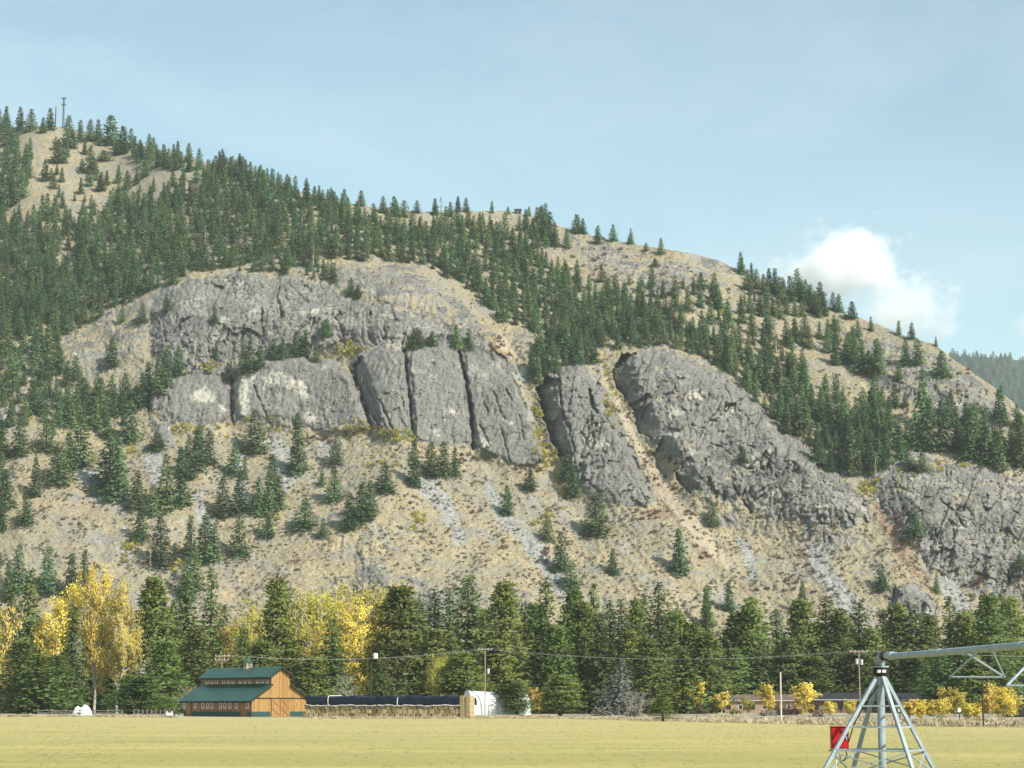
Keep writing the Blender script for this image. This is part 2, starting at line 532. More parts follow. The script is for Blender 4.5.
PALE = [[(187, 391), (205, 387), (218, 393), (214, 403), (190, 402)], [(235, 378), (248, 370), (256, 374), (250, 395), (250, 418), (236, 414)], [(262, 374), (285, 374), (302, 382), (312, 398), (304, 402), (293, 388), (278, 384), (264, 388)],
        [(304, 408), (316, 416), (314, 424), (305, 420)], [(320, 402), (336, 408), (330, 412)], [(330, 424), (350, 424), (362, 432), (340, 434)], [(218, 402), (228, 410), (222, 416)], [(450, 408), (460, 412), (455, 420)], [(505, 418), (514, 421), (508, 426)],
        [(690, 388), (705, 392), (700, 402), (688, 398)], [(668, 405), (685, 412), (670, 418)], [(722, 400), (735, 412), (728, 414)], [(645, 430), (682, 430), (676, 438), (648, 437)], [(684, 445), (698, 452), (690, 456)], [(430, 425), (436, 432), (428, 437)], [(340, 318), (350, 326), (344, 336)],
        [(480, 435), (492, 442), (488, 450), (474, 448)], [(852, 420), (866, 424), (862, 432), (854, 432)], [(390, 340), (408, 342), (405, 349), (390, 348)], [(615, 376), (621, 370), (619, 384)], [(0, 410), (10, 414), (6, 424), (-5, 420)], [(585, 438), (612, 440), (610, 446), (588, 446)], [(810, 505), (830, 506), (826, 514), (812, 512)]]
SCREE = [[(400, 478), (425, 468), (450, 492), (468, 540), (458, 545), (436, 505)], [(476, 475), (490, 478), (505, 510), (540, 540), (575, 590), (585, 615), (560, 600), (528, 552), (500, 525)], [(262, 440), (285, 436), (302, 478), (285, 492)],
         [(800, 545), (818, 540), (838, 575), (870, 615), (840, 615), (815, 575)], [(940, 578), (952, 576), (975, 612), (960, 625), (945, 600)], [(146, 455), (162, 452), (166, 482), (150, 488)], [(74, 468), (92, 462), (112, 498), (96, 505)],
         [(190, 490), (202, 486), (215, 540), (203, 535)], [(118, 545), (128, 525), (132, 560), (124, 566)], [(735, 530), (752, 545), (760, 585), (748, 580)], [(318, 440), (340, 440), (345, 465), (326, 470)], [(230, 440), (250, 470), (246, 520), (236, 500)], [(505, 345), (524, 370), (528, 392), (512, 372)], [(910, 530), (925, 545), (930, 570), (918, 560)]]
BROWN = [[(876, 500), (888, 520), (905, 540), (932, 580), (926, 588), (900, 562), (882, 532), (870, 510)], [(640, 512), (668, 505), (676, 517), (650, 520)], [(496, 338), (510, 348), (502, 356), (490, 350)], [(316, 432), (330, 436), (336, 444), (320, 440)], [(520, 465), (542, 466), (548, 474), (528, 472)], [(686, 538), (704, 552), (712, 566), (700, 562)], [(650, 470), (660, 480), (668, 500), (655, 490)], [(690, 510), (700, 520), (693, 525)], [(780, 590), (795, 586), (790, 596)], [(975, 578), (985, 582), (980, 590)]]
PINK = [[(606, 378), (614, 384), (640, 440), (664, 480), (694, 515), (735, 560), (728, 572), (700, 545), (672, 512), (645, 470), (622, 430)], [(498, 328), (508, 340), (520, 358), (512, 362), (498, 345)]]

rockm = np.zeros_like(GX); relief = np.zeros_like(GX); S = np.full(GX.shape, 0.62)
for pts, A, w, rk, sl_ in ROCKS:
    sl, d = sdist(pts)
    sf = 2.0 if rk == 1 else 9.0
    ins = np.clip(d / sf + 0.5, 0, 1)
    rockm[sl] = np.maximum(rockm[sl], ins * rk)
    rel = np.zeros_like(GX)
    rel[sl] = np.where(d > 0, A * np.minimum(1, 0.75 * np.maximum(d, 0) / w) ** .8, 0)
    y0_ = sl[0].start; y1_ = min(sl[0].stop + 70, H_)
    run = rel[y0_]
    for r in range(y0_ + 1, y1_):          # rubble apron: the foot of the rock never overhangs the slope below
        run = np.maximum(rel[r], run - 0.38); rel[r] = run
    part = (slice(sl[0].start, y1_), sl[1])
    soft_ = blur(rel[part], 7, 3); hard = np.zeros_like(soft_); hard[:d.shape[0]] = np.clip(d / 3, 0, 1)[:hard.shape[0]]
    rel[part] = rel[part] * hard + soft_ * (1 - hard)
    relief = np.maximum(relief, rel)
    S[sl] = np.where(d > 0, np.maximum(S[sl], sl_), S[sl])
for pts, A in TURNS:
    sl, d = sdist(pts, 6)
    X = GX[sl]; ins = d > -0.5
    xr = np.where(ins, X, -1e9).max(axis=1, keepdims=True); xl = np.where(ins, X, 1e9).min(axis=1, keepdims=True)
    t = np.clip((xr - X) / np.maximum(xr - xl, 1), 0, 1)
    relief[sl] -= np.where(ins, A * t, 0)
for line, w, dep in CRACKS:
    sl, d = ldist(line)
    relief[sl] -= (1.1 if w > 1.4 else .7) * dep * np.exp(-(d / (w * .58)) ** 2) * np.clip(0.75 + 1.3 * WOB[0][sl], 0, 1.2)


def mask_of(polys, soft=2.0):
    m = np.zeros_like(GX)
    for p in polys:
        sl, d = sdist(p, 10)
        m[sl] = np.maximum(m[sl], np.clip(d / soft + 0.5, 0, 1))
    return m


palem, screem, brownm, pinkm = mask_of(PALE, 9), mask_of(SCREE, 14), mask_of(BROWN, 8), mask_of(PINK, 7)

# slope of the ground between the rocks: gentler in the woods above the domes and on the benches
skyg = np.interp(GX[0], SKY[:, 0], SKY[:, 1])
above = np.clip((330 + 0.10 * (GX - 300) - GY) / 60, 0, 1)
S = np.where(rockm > 0.2, S, S * (1 - 0.15 * above))
S = blur(S, 45, 7)
S += 0.10 * fbm(GX / 90, GY / 60, 5, 3)
# walk up each column
K = np.vectorize(kz)(np.arange(PYT, PYB + 1, dtype=float))
Yd = np.zeros_like(GX)
row0 = int(704 - PYT)
Yd[row0:] = 905.0
for r in range(row0 - 1, -1, -1):
    dk = K[r] - K[r + 1]
    Yd[r] = Yd[r + 1] * (1 + dk / np.maximum(S[r] - K[r], 0.12))
Yd = blur(Yd, 14, 2)
print('terrain depth: mid', Yd[250 - PYT, 300 - PX0], 'left ridge', Yd[130 - PYT, 63 - PX0], 'right ridge', Yd[340 - PYT, 930 - PX0])
# folds of the ground, fractures of the rock
fold = 10 * fbm(GX / 120 + GY / 160, GY / 200, 21, 3) + 2.5 * fbm(GX / 30, GY / 30, 23, 3)
dx_, dy_ = GX * 0.94 + GY * 0.34, GY * 0.94 - GX * 0.34
w1 = worley(dx_ / 13, dy_ / 26, 31); w2 = worley(dx_ / 5.5, dy_ / 9.0, 37); w3 = worley(dx_ / 26, dy_ / 44, 41)
wx_, wy_ = dx_ + 5 * WOB[0], dy_ + 5 * WOB[1]
crag = 4.2 * facets(wx_ / 24, wy_ / 40, 141) + 2.4 * facets(wx_ / 10, wy_ / 15, 143) + 1.1 * facets(GX / 4.4 + WOB[2], GY / 5.6 + WOB[3], 147)
crag += 1.4 * np.minimum(w1[1] - w1[0], 0.12) * 8 - 1.4
vein = fbm(dx_ / 22 + 3, dy_ / 70, 67, 4)
crag -= 4.5 * np.exp(-(vein / 0.035) ** 2) * np.clip(0.4 + 1.6 * fbm(GX / 25, GY / 25, 69, 2), 0, 1)
vein2 = fbm(GX / 30 + GY / 90, GY / 18 + 7, 73, 3)
crag -= 2.5 * np.exp(-(vein2 / 0.04) ** 2) * np.clip(0.2 + 1.6 * fbm(GX / 20, GY / 20, 79, 2), 0, 1)
crag += 0.5 * fbm(GX / 1.9, GY / 2.3, 83, 2)
rough = 2.2 * (0.4 - np.abs(fbm((GX * .8 - GY * .6) / 13, (GX * .6 + GY * .8) / 70, 57, 3))) + 0.55 * fbm(GX / 3.2, GY / 2.6, 53, 2) + 1.1 * fbm(GX / 11, GY / 9, 59, 3)
slabm = np.maximum(mask_of([ROCKS[i][0] for i in (3, 5, 6, 7, 8)], 3), 0.75 * mask_of([ROCKS[9][0], [(612, 372), (622, 355), (675, 349), (730, 375), (790, 430), (800, 455), (740, 440), (690, 470), (650, 440)]], 12))
slabby = mask_of([r[0] for r in ROCKS[3:9]], 4)
amp = np.minimum(rockm * 1.3, 1) * (1 - 0.58 * slabby)
Yd = Yd - relief + fold * (1 - 0.6 * rockm) - (crag * 0.95) * amp - rough * (1 - rockm)
Yd = np.maximum(Yd, 700)


def bil(A, px, py):
    x = np.clip(np.asarray(px, float) - PX0, 0, W_ - 1.001); y = np.clip(np.asarray(py, float) - PYT, 0, H_ - 1.001)
    i = x.astype(int); j = y.astype(int); fx = x - i; fy = y - j
    return A[j, i] * (1 - fx) * (1 - fy) + A[j, i + 1] * fx * (1 - fy) + A[j + 1, i] * (1 - fx) * fy + A[j + 1, i + 1] * fx * fy


def hill(px, py):
    """point of the mountainside seen at that bearing and height"""
    py = max(py, float(np.interp(px, SKY[:, 0], SKY[:, 1])) + 0.5)
    return at(px, py, float(bil(Yd, px, py)))


def build_mountain():
    cols = np.arange(PX0 + 2, PX1 - 1, 1.0)
    NR = 560
    t = np.linspace(0, 1, NR)[:, None]
    sk = np.interp(cols, SKY[:, 0], SKY[:, 1]) + 0.8 * fbm(cols / 6, cols * 0, 61, 2)
    PYv = 704.2 + (sk[None, :] - 704.2) * t
    PXv = np.repeat(cols[None, :], NR, 0)
    Yv = bil(Yd, PXv, PYv)
    b = (384 - PYv) / F
    den = CP - b * SP
    X = (PXv - 512) / F / den * Yv
    Z = CAMZ + (SP + b * CP) / den * Yv
    Z[0] = -2.0
    masks = [bil(m, PXv, PYv) for m in (rockm, palem, screem, brownm, pinkm, slabm)]
    # far side of the ridge
    XB, YB, ZB = [], [], []
    for d, dz in ((25, -3), (70, -16), (160, -55), (320, -140), (600, -330), (900, -700)):
        s = 1 + d / Yv[-1]
        XB.append(X[-1] * s); YB.append(Yv[-1] + d); ZB.append(np.maximum(Z[-1] + dz, -5))
    X = np.vstack([X] + [a[None] for a in XB]); Yv = np.vstack([Yv] + [a[None] for a in YB]); Z = np.vstack([Z] + [a[None] for a in ZB])
    n, m = X.shape
    V = np.stack([X, Yv, Z], -1).reshape(-1, 3)
    idx = np.arange(n * m).reshape(n, m)
    Q = np.stack([idx[:-1, :-1], idx[:-1, 1:], idx[1:, 1:], idx[1:, :-1]], -1).reshape(-1, 4)
    me = np_mesh('mountain', V, Q, True)
    pad = lambda a: np.vstack([a] + [a[-1:]] * (n - a.shape[0])).ravel()
    c1 = np.zeros((n * m, 4), np.float32); c2 = np.zeros((n * m, 4), np.float32)
    for i, a in enumerate(masks[:4]): c1[:, i] = pad(a)
    c2[:, 0] = pad(masks[4]); c2[:, 1] = pad(masks[5]); c2[:, 3] = 1
    for nm, c in (('ground_a', c1), ('ground_b', c2)):
        at_ = me.attributes.new(nm, 'FLOAT_COLOR', 'POINT'); at_.data.foreach_set('color', c.ravel())
    return me


def mountain_mat():
    t = NT('mountainside', 0.9)
    t.b.inputs['Specular IOR Level'].default_value = 0.08
    P = t.pos
    a = t.attr('ground_a'); b2 = t.attr('ground_b')
    sep = t.n('ShaderNodeSeparateColor'); t.put(sep.inputs[0], a.outputs['Color'])
    rock, pale, scree, brown = sep.outputs[0], sep.outputs[1], sep.outputs[2], a.outputs['Alpha']
    sep2 = t.n('ShaderNodeSeparateColor'); t.put(sep2.inputs[0], b2.outputs['Color'])
    pink = sep2.outputs[0]
    big = t.noise(P, 0.018, 4); mid = t.noise(P, 0.09, 5, 0.6); fine = t.noise(P, 0.55, 4, 0.65)
    diag = t.noise(t.map(t.map(P, (1, 1, 1), (0, R_(-42), 0)), (0.06, 0.05, 0.30)), 1.0, 6, 0.7)
    run = t.noise(t.map(t.map(P, (1, 1, 1), (0, R_(-53), 0)), (0.022, 0.03, 0.20)), 1.0, 6, 0.7)
    # dry grass
    g = t.mix(t.ramp(mid, 0.35, 0.65), (0.305, 0.250, 0.150), (0.42, 0.348, 0.210))
    g = t.mix(t.ramp(big, 0.45, 0.68), g, (0.285, 0.255, 0.18))
    g = t.mix(t.ramp(fine, 0.50, 0.64), g, (0.22, 0.195, 0.145))
    g = t.mix(t.ramp(t.noise(P, 0.06, 6, .75), 0.50, 0.60), g, (0.26, 0.245, 0.205))
    g = t.mix(t.ramp(t.noise(P, 1.1, 3, .7), 0.54, 0.62), g, (0.16, 0.145, 0.105))
    g = t.mix(t.ramp(t.noise(P, 0.05, 5, .65), 0.58, 0.66), g, (0.37, 0.295, 0.19))
    g = t.mix(t.ramp(run, 0.55, 0.68), g, (0.285, 0.275, 0.245))
    g = t.mix(t.ramp(run, 0.44, 0.34), g, (0.25, 0.205, 0.14))
    # rock: grey with darker stain and pale lichen
    r = t.mix(t.ramp(diag, 0.36, 0.62), (0.14, 0.136, 0.13), (0.25, 0.243, 0.23))
    r = t.mix(t.ramp(fine, 0.50, 0.72), r, (0.36, 0.35, 0.32))
    r = t.mix(t.ramp(t.noise(t.map(P, (1, 1, .35)), 0.12, 6, 0.75), 0.56, 0.67), r, (0.36, 0.345, 0.285))
    r = t.mix(t.ramp(t.noise(t.map(P, (1, .3, .12)), 0.5, 3, 0.6), 0.60, 0.72), r, (0.08, 0.076, 0.072))
    r = t.mix(t.ramp(t.noise(t.map(P, (1, .6, .7)), 0.055, 7, .72), 0.47, 0.56), r, t.mix(.55, r, (0.10, 0.098, 0.095)))
    r = t.mix(t.ramp(t.noise(t.map(P, (.8, .6, 1.5), (0, R_(-30), 0)), 0.075, 7, .78), 0.56, 0.64), r, (0.43, 0.41, 0.355))
    r = t.mix(t.ramp(t.noise(P, 1.3, 3, .7), 0.50, 0.62), r, (0.115, 0.11, 0.10))
    r = t.mix(t.ramp(t.noise(P, 0.9, 4, .75), 0.58, 0.68), r, (0.40, 0.385, 0.33))
    streak = t.noise(t.map(P, (.9, .5, .10)), 0.9, 5, .7)
    sl = t.mix(t.ramp(streak, .36, .64), (0.125, 0.122, 0.115), (0.215, 0.208, 0.195))
    sl = t.mix(t.ramp(t.noise(P, 0.8, 4, .75), 0.57, 0.68), sl, (0.34, 0.33, 0.29))
    sl = t.mix(t.ramp(t.noise(t.map(P, (1, 1, .5)), 0.11, 7, .78), 0.56, 0.66), sl, (0.36, 0.35, 0.31))
    r = t.mix(t.math('MULTIPLY', sep2.outputs[1], .72), r, sl)
    r = t.mix(1.0, r, (1.0, 1.0, 0.965), 'MULTIPLY')
    # rock/grass boundary is broken up by the noise
    edge = t.math('ADD', rock, t.math('MULTIPLY', t.math('SUBTRACT', t.noise(P, 0.10, 6, .7), 0.5), 2.4))
    c = t.mix(t.ramp(edge, 0.38, 0.52), g, r)
    sc = t.mix(t.ramp(fine, 0.35, 0.65), (0.21, 0.208, 0.195), (0.37, 0.365, 0.335))
    e2 = t.math('ADD', scree, t.math('MULTIPLY', t.math('SUBTRACT', t.noise(P, 0.09, 6, .7), 0.5), 2.2))
    c = t.mix(t.ramp(e2, 0.45, 0.62), c, sc)
    e3 = t.math('ADD', brown, t.math('MULTIPLY', t.math('SUBTRACT', t.noise(P, 0.2, 4), 0.5), 1.2))
    c = t.mix(t.ramp(e3, 0.5, 0.65), c, t.mix(t.ramp(fine, .4, .6), (0.22, 0.155, 0.10), (0.31, 0.235, 0.16)))
    c = t.mix(t.ramp(t.math('ADD', pink, t.math('MULTIPLY', t.math('SUBTRACT', mid, 0.5), 1.2)), 0.5, 0.75), c, (0.38, 0.315, 0.225))
    e4 = t.math('ADD', pale, t.math('MULTIPLY', t.math('SUBTRACT', t.noise(t.map(P, (1, 1, .6)), 0.22, 6, .75), 0.5), 2.2))
    c = t.mix(t.ramp(e4, 0.40, 0.72, 0, .95), c, t.mix(t.ramp(t.noise(t.map(P, (1, .6, .35)), .5, 5, .7), .38, .62), (0.30, 0.285, 0.245), (0.49, 0.465, 0.39)))
    # scattered small pale scars on rock only
    scar = t.math('MULTIPLY', rock, t.ramp(t.noise(t.map(P, (1, 1, 1.6)), 0.07, 6, .75), 0.64, 0.68))
    c = t.mix(scar, c, (0.42, 0.40, 0.34))
    t.color(c)
    h = t.math('ADD', t.noise(P, 0.35, 5, .7), t.math('MULTIPLY', t.vor(t.map(P, (1, 1, .6)), 0.35), 0.5))
    t.bump(h, 0.9, 1.5)
    return t.m


mt = link('mountain', build_mountain())
mt.data.materials.append(mountain_mat())
tag(mt, kind='structure')

# ------------------------------------------------------------------ ground, field, tracks
def ground_sheet(name, pts, z, mat):
    b = MB(); b.poly([(p[0], p[1], z) for p in pts])
    o = b.build(name, mat)
    return tag(o, kind='structure')


def ground_mat(name, c1, c2, c3, s1=0.05, s2=0.8, stretch=(1, 1, 1), bump=0.4):
    t = NT(name, 0.95); P = t.map(t.pos, stretch)
    t.b.inputs['Specular IOR Level'].default_value = 0.05
    c = t.mix(t.ramp(t.noise(P, s1, 5, .6), 0.38, 0.62), c1, c2)
    c = t.mix(t.ramp(t.noise(P, s2, 5, .7), 0.45, 0.70), c, c3)
    t.color(c).bump(t.noise(t.pos, 3.0, 4, .7), bump, 0.12)
    return t.m


M['ground'] = ground_mat('dry grass ground', (0.48, 0.41, 0.26), (0.36, 0.30, 0.19), (0.24, 0.20, 0.13))
M['floor'] = ground_mat('forest floor', (0.15, 0.12, 0.075), (0.24, 0.20, 0.12), (0.08, 0.07, 0.045))
def field_mat():
    """hay field: paler towards the far side, darker olive towards the near side, uneven patches"""
    t = NT('mown hay field', 0.95); P = t.pos
    t.b.inputs['Specular IOR Level'].default_value = 0.05
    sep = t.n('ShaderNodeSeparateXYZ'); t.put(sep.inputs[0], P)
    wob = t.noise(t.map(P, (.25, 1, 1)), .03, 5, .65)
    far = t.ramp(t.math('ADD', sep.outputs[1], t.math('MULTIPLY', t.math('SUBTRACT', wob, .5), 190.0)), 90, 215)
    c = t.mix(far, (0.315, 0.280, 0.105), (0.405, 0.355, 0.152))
    c = t.mix(t.ramp(t.noise(t.map(P, (.3, .6, 1)), .09, 6, .7), .48, .66), c, (0.43, 0.37, 0.155))
    c = t.mix(t.ramp(t.noise(t.map(P, (.35, .8, 1)), .16, 6, .75), .56, .68), c, (0.285, 0.262, 0.088))
    c = t.mix(t.ramp(t.noise(P, 1.4, 4, .7), .48, .7), c, t.mix(.45, c, (0.46, 0.39, 0.18)))
    t.color(c).bump(t.noise(P, 3.0, 4, .7), .5, .12)
    return t.m


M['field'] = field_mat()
M['road'] = ground_mat('grey road', (0.27, 0.255, 0.23), (0.21, 0.20, 0.18), (0.33, 0.31, 0.28), .1, 1)
M['track'] = ground_mat('gravel track', (0.55, 0.51, 0.43), (0.46, 0.42, 0.35), (0.62, 0.58, 0.50), .1, 1)

ground_sheet('ground', [(-4500, -300), (4500, -300), (4500, 7600), (-4500, 7600)], 0.0, M['ground'])
ground_sheet('forest_floor', [gr(-300, 710.4), gr(200, 710.4), gr(480, 710.6), gr(640, 711.5), gr(1000, 712.5), gr(1320, 712.5), (420, 940, 0), (-420, 940, 0)], 0.008, M['floor'])
FIELD_EDGE = [(-320, 716.2), (0, 716.5), (100, 717.0), (180, 717.7), (310, 718.6), (470, 718.8), (560, 718.5), (640, 720.8), (700, 722), (800, 724.5), (900, 726), (1024, 727.5), (1400, 728.5)]
fx_ = np.arange(-320, 1400, 9.0)
fy_ = np.interp(fx_, [a for a, b in FIELD_EDGE], [b for a, b in FIELD_EDGE]) + .28 * fbm(fx_ / 40, fx_ * 0, 201, 4) * np.interp(fx_, [0, 700], [.7, 2.2])
FIELD_EDGE = list(zip(fx_.tolist(), fy_.tolist()))
fe = [gr(x, y) for x, y in FIELD_EDGE]
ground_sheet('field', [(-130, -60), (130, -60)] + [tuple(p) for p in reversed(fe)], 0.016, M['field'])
ground_sheet('gravel_track', [gr(-320, 713.4), gr(0, 713.6), gr(180, 714.6), gr(186, 717.0), gr(100, 716.4), gr(0, 715.9), gr(-320, 715.6)], 0.012, M['track'])
ground_sheet('road', [gr(560, 714.2), gr(800, 714.8), gr(1400, 716.0), gr(1400, 718.2), gr(800, 716.6), gr(560, 715.6)], 0.012, M['road'])

# far wooded hill at the right
def far_hill():
    n, m = 40, 140
    V = []
    for i in range(n):
        for j in range(m):
            px = 880 + j * 3.6
            top = np.interp(px, [880, 955, 985, 1024, 1100, 1400], [352, 357, 357, 362, 352, 380])
            t = i / (n - 6)
            Y = 4300 + 1500 * t
            py = 560 + (top - 560) * min(t, 1) ** 0.9
            p = at(px, py, Y)
            z = p.z + 35 * float(fbm(np.array([px / 25.]), np.array([t * 5]), 71, 3)[0]) * min(t * 2, 1) * (1 if t < .9 else .3)
            if t > 1: z -= (t - 1) * 3000
            V.append((p.x, Y, z if i else -5))
    idx = np.arange(n * m).reshape(n, m)
    Q = np.stack([idx[:-1, :-1], idx[:-1, 1:], idx[1:, 1:], idx[1:, :-1]], -1).reshape(-1, 4)
    o = link('distant_hill', np_mesh('distant_hill', np.array(V), Q))
    t = NT('wooded hill', .95)
    t.color(t.mix(t.ramp(t.noise(t.pos, 0.012, 5, .7), .55, .68), (0.030, 0.055, 0.035), (0.22, 0.18, 0.11)))
    o.data.materials.append(t.m)
    tag(o, kind='structure')
    return np.array(V).reshape(n, m, 3)


FH = far_hill()

# ------------------------------------------------------------------ trees
def kite(mb, p, along, side, L, Wd, mi=1):
    a = along * L; s = side * Wd * 0.5
    if mb.out is not None:                 # leaf faces look outward from the crown
        o = mb.out(p)
        if a.cross(s).dot(o) > 0: s = -s
        mb.nrm[len(mb.f)] = o
    mb.poly([p - a * 0.1, p + a * 0.45 + s, p + a, p + a * 0.45 - s], mi)


def rvec(r):
    return Vector((r.gauss(0, 1), r.gauss(0, 1), r.gauss(0, 1))).normalized()


def conifer(seed, rad, tiers, per, cards, cs, low=0.08, shape=0.85, droop=0.35, ragged=0.25, wood=True, open_=0.0):
    """unit height fir: trunk (mat 0) and sprays (mat 1) as two builders"""
    r = random.Random(seed)
    tr, cr = MB(), MB()
    cr.out = lambda p: Vector((p.x, p.y, 0.02 + 0.38 * math.hypot(p.x, p.y))).normalized()
    tr.tube([(0, 0, -0.02), (0, 0, 0.3), (0.004, 0, 0.65), (0, 0.003, 0.97)], [0.017, 0.013, 0.008, 0.002], 6)
    lean = r.uniform(0, 6.28)
    for i in range(tiers):
        t = (i + r.random() * 0.8) / tiers
        z = low + (1 - low) * t
        if open_ and r.random() < open_: continue
        env = (1 - t) ** shape * (0.55 + 0.45 * min(1, (t + 0.12) * 5))
        bulge = 1 + ragged * math.sin(t * 17 + seed) * 0.5
        nb = max(5, int(per * (0.5 + 0.7 * (1 - t))))
        a0 = r.uniform(0, 6.28)
        for k in range(nb):
            a = a0 + 6.283 * k / nb + r.gauss(0, 0.25)
            L = rad * env * bulge * r.uniform(1 - ragged * 1.4, 1 + ragged * 0.6) * (1 + 0.12 * math.cos(a - lean)) + 0.012
            d = Vector((math.cos(a), math.sin(a), 0)); s = Vector((-math.sin(a), math.cos(a), 0))
            up = 0.35 * t - 0.1
            nc = max(3, int(cards * (0.35 + 0.65 * L / rad)))
            if wood and t < 0.75 and r.random() < .5:
                tr.tube([(0, 0, z), tuple(d * L * .7 + Vector((0, 0, z + up * L * .7 - droop * L * .35)))], [0.004, 0.0012], 4, caps=False)
            for c in range(nc):
                q = (c + 0.3 + 0.7 * r.random()) / nc
                p = d * (L * q) + Vector((0, 0, z + up * L * q - droop * L * q ** 1.6))
                p += s * r.gauss(0, 0.16) * L * (0.3 + q * .7) + Vector((0, 0, r.gauss(0, 0.45 / tiers + .012)))
                al = (d * r.uniform(0.5, 1.1) + s * r.gauss(0, 0.7) + Vector((0, 0, r.gauss(-droop * 0.9, 0.45)))).normalized()
                sd2 = al.cross(rvec(r)).normalized() if r.random() < .35 else (s + Vector((0, 0, r.gauss(0, .5))) + d * r.gauss(0, .3)).normalized()
                sz = cs * r.uniform(0.7, 1.35) * (0.65 + 0.35 * (1 - t))
                kite(cr, p, al, sd2, sz, sz * 0.62)
    for k in range(5):
        kite(cr, Vector((0, 0, 0.955 + 0.006 * k)), (Vector((r.gauss(0, .3), r.gauss(0, .3), 1))).normalized(), rvec(r), cs * .7, cs * 0.3)
    return tr, cr


def pine(seed, rad, clumps, cards, cs, low=0.22):
    """rounder, clumpy pine of unit height"""
    r = random.Random(seed)
    tr, cr = MB(), MB()
    tr.tube([(0, 0, -0.02), (0.004, 0, 0.35), (0, .006, 0.7), (0.003, 0, 0.95)], [0.020, 0.015, 0.009, 0.002], 6)
    for i in range(clumps):
        t = r.random() ** 0.9
        z = low + (0.97 - low) * t
        env = rad * ((1 - t) ** 0.86) * (0.6 + 0.4 * min(1, t * 5)) + 0.008
        a = r.uniform(0, 6.283); q = r.uniform(0.35, 1.0)
        c = Vector((math.cos(a) * env * q, math.sin(a) * env * q, z + 0.02 * q))
        if r.random() < .6:
            tr.tube([(0, 0, z - 0.03), tuple(c)], [0.0045, 0.0018], 4, caps=False)
        rr = (0.030 + 0.03 * (1 - t)) * r.uniform(.7, 1.3)
        cr.out = lambda p, c=c: ((p - c) * 12 + Vector((c.x * 6, c.y * 6, .25))).normalized()
        for k in range(cards):
            d = rvec(r); d.z = d.z * .7 + .15
            p = c + Vector((d.x * rr * 1.25, d.y * rr * 1.25, d.z * rr * .75)) * r.uniform(.4, 1)
            al = (d + rvec(r) * .6).normalized()
            kite(cr, p, al, al.cross(rvec(r)).normalized(), cs * r.uniform(.7, 1.3), cs * .55)
    return tr, cr


def broadleaf(seed, rad, low, limbs, twigs, leaves, ls, clump=0.05, bare=0.0):
    """unit height deciduous tree with limbs, twigs and leaf clusters"""
    r = random.Random(seed)
    tr, cr = MB(), MB()
    cr.out = lambda p: Vector((p.x, p.y, (p.z - .5) * .5 + .10)).normalized()
    top = 0.72
    pts = [Vector((0, 0, -.02))]
    for k in range(1, 6):
        pts.append(Vector((r.gauss(0, .012) * k, r.gauss(0, .012) * k, top * k / 5)))
    tr.tube(pts, [0.020, 0.017, 0.014, 0.010, 0.007, 0.004], 6)
    for i in range(limbs):
        t = low + (top - low) * (i + r.random()) / limbs
        f = min(t / top * 5, 4.999); j = int(f); base = pts[j].lerp(pts[j + 1], f - j)
        a = i * 2.4 + r.gauss(0, .4)
        h = (t - low) / (1 - low)
        env = rad * (0.55 + 0.9 * math.sin(min(1, h * 1.25 + .12) * math.pi) * 0.5)
        tip = base + Vector((math.cos(a) * env, math.sin(a) * env, r.uniform(0.10, 0.30)))
        tip.z = min(tip.z, 0.97)
        midp = base.lerp(tip, .5) + Vector((0, 0, -0.015))
        tr.tube([base, midp, tip], [0.008, 0.005, 0.0015], 5, caps=False)
        for k in range(twigs):
            q = 0.3 + 0.7 * (k + r.random()) / twigs
            p0 = (base.lerp(midp, q * 2) if q < .5 else midp.lerp(tip, q * 2 - 1))
            e = p0 + rvec(r) * rad * r.uniform(.2, .5) + Vector((0, 0, .03))
            e.z = min(e.z, 0.985)
            tr.tube([p0, e], [0.0028, 0.0009], 4, caps=False)
            if r.random() < bare: continue
            rr = clump * r.uniform(.6, 1.35)
            for c in range(leaves):
                d = rvec(r) * rr * r.random() ** .45
                p = e + d
                if r.random() < .25: p = p0.lerp(e, r.random()) + d * .6
                al = rvec(r)
                kite(cr, p, al, al.cross(rvec(r)).normalized(), ls * r.uniform(.7, 1.3), ls * .8)
    # leader
    for c in range(leaves * 3):
        p = pts[-1] + Vector((r.gauss(0, rad * .25), r.gauss(0, rad * .25), r.uniform(-.02, .24)))
        if bare < .99:
            al = rvec(r); kite(cr, p, al, al.cross(rvec(r)).normalized(), ls, ls * .8)
    for k in range(4):
        tr.tube([pts[-1], pts[-1] + Vector((r.gauss(0, .04), r.gauss(0, .04), r.uniform(.15, .26)))], [.003, .001], 4, caps=False)
    return tr, cr


def shrub_mesh(seed, n, ls, mat, flat=0.7, twig=True):
    r = random.Random(seed); b = MB()
    for k in range(7 if twig else 0):
        d = rvec(r); d.z = abs(d.z) + .5; d.normalize()
        b.tube([(0, 0, -.05), tuple(d * .75)], [.02, .006], 4, caps=False)
    for i in range(n):
        d = rvec(r); d.z = abs(d.z)
        lump = 0.72 + 0.28 * math.sin(d.x * 5 + seed) * math.cos(d.y * 4 + seed * 2)
        p = Vector((d.x * .5, d.y * .5, d.z * flat)) * lump * r.uniform(.45, 1)
        al = (d + rvec(r) * .8).normalized()
        kite(b, p, al, al.cross(rvec(r)).normalized(), ls * r.uniform(.6, 1.3), ls * .6)
    return b.mesh('shrub', [M['bark'], mat])


def two_part(builder):
    tr, cr = builder
    return tr, cr


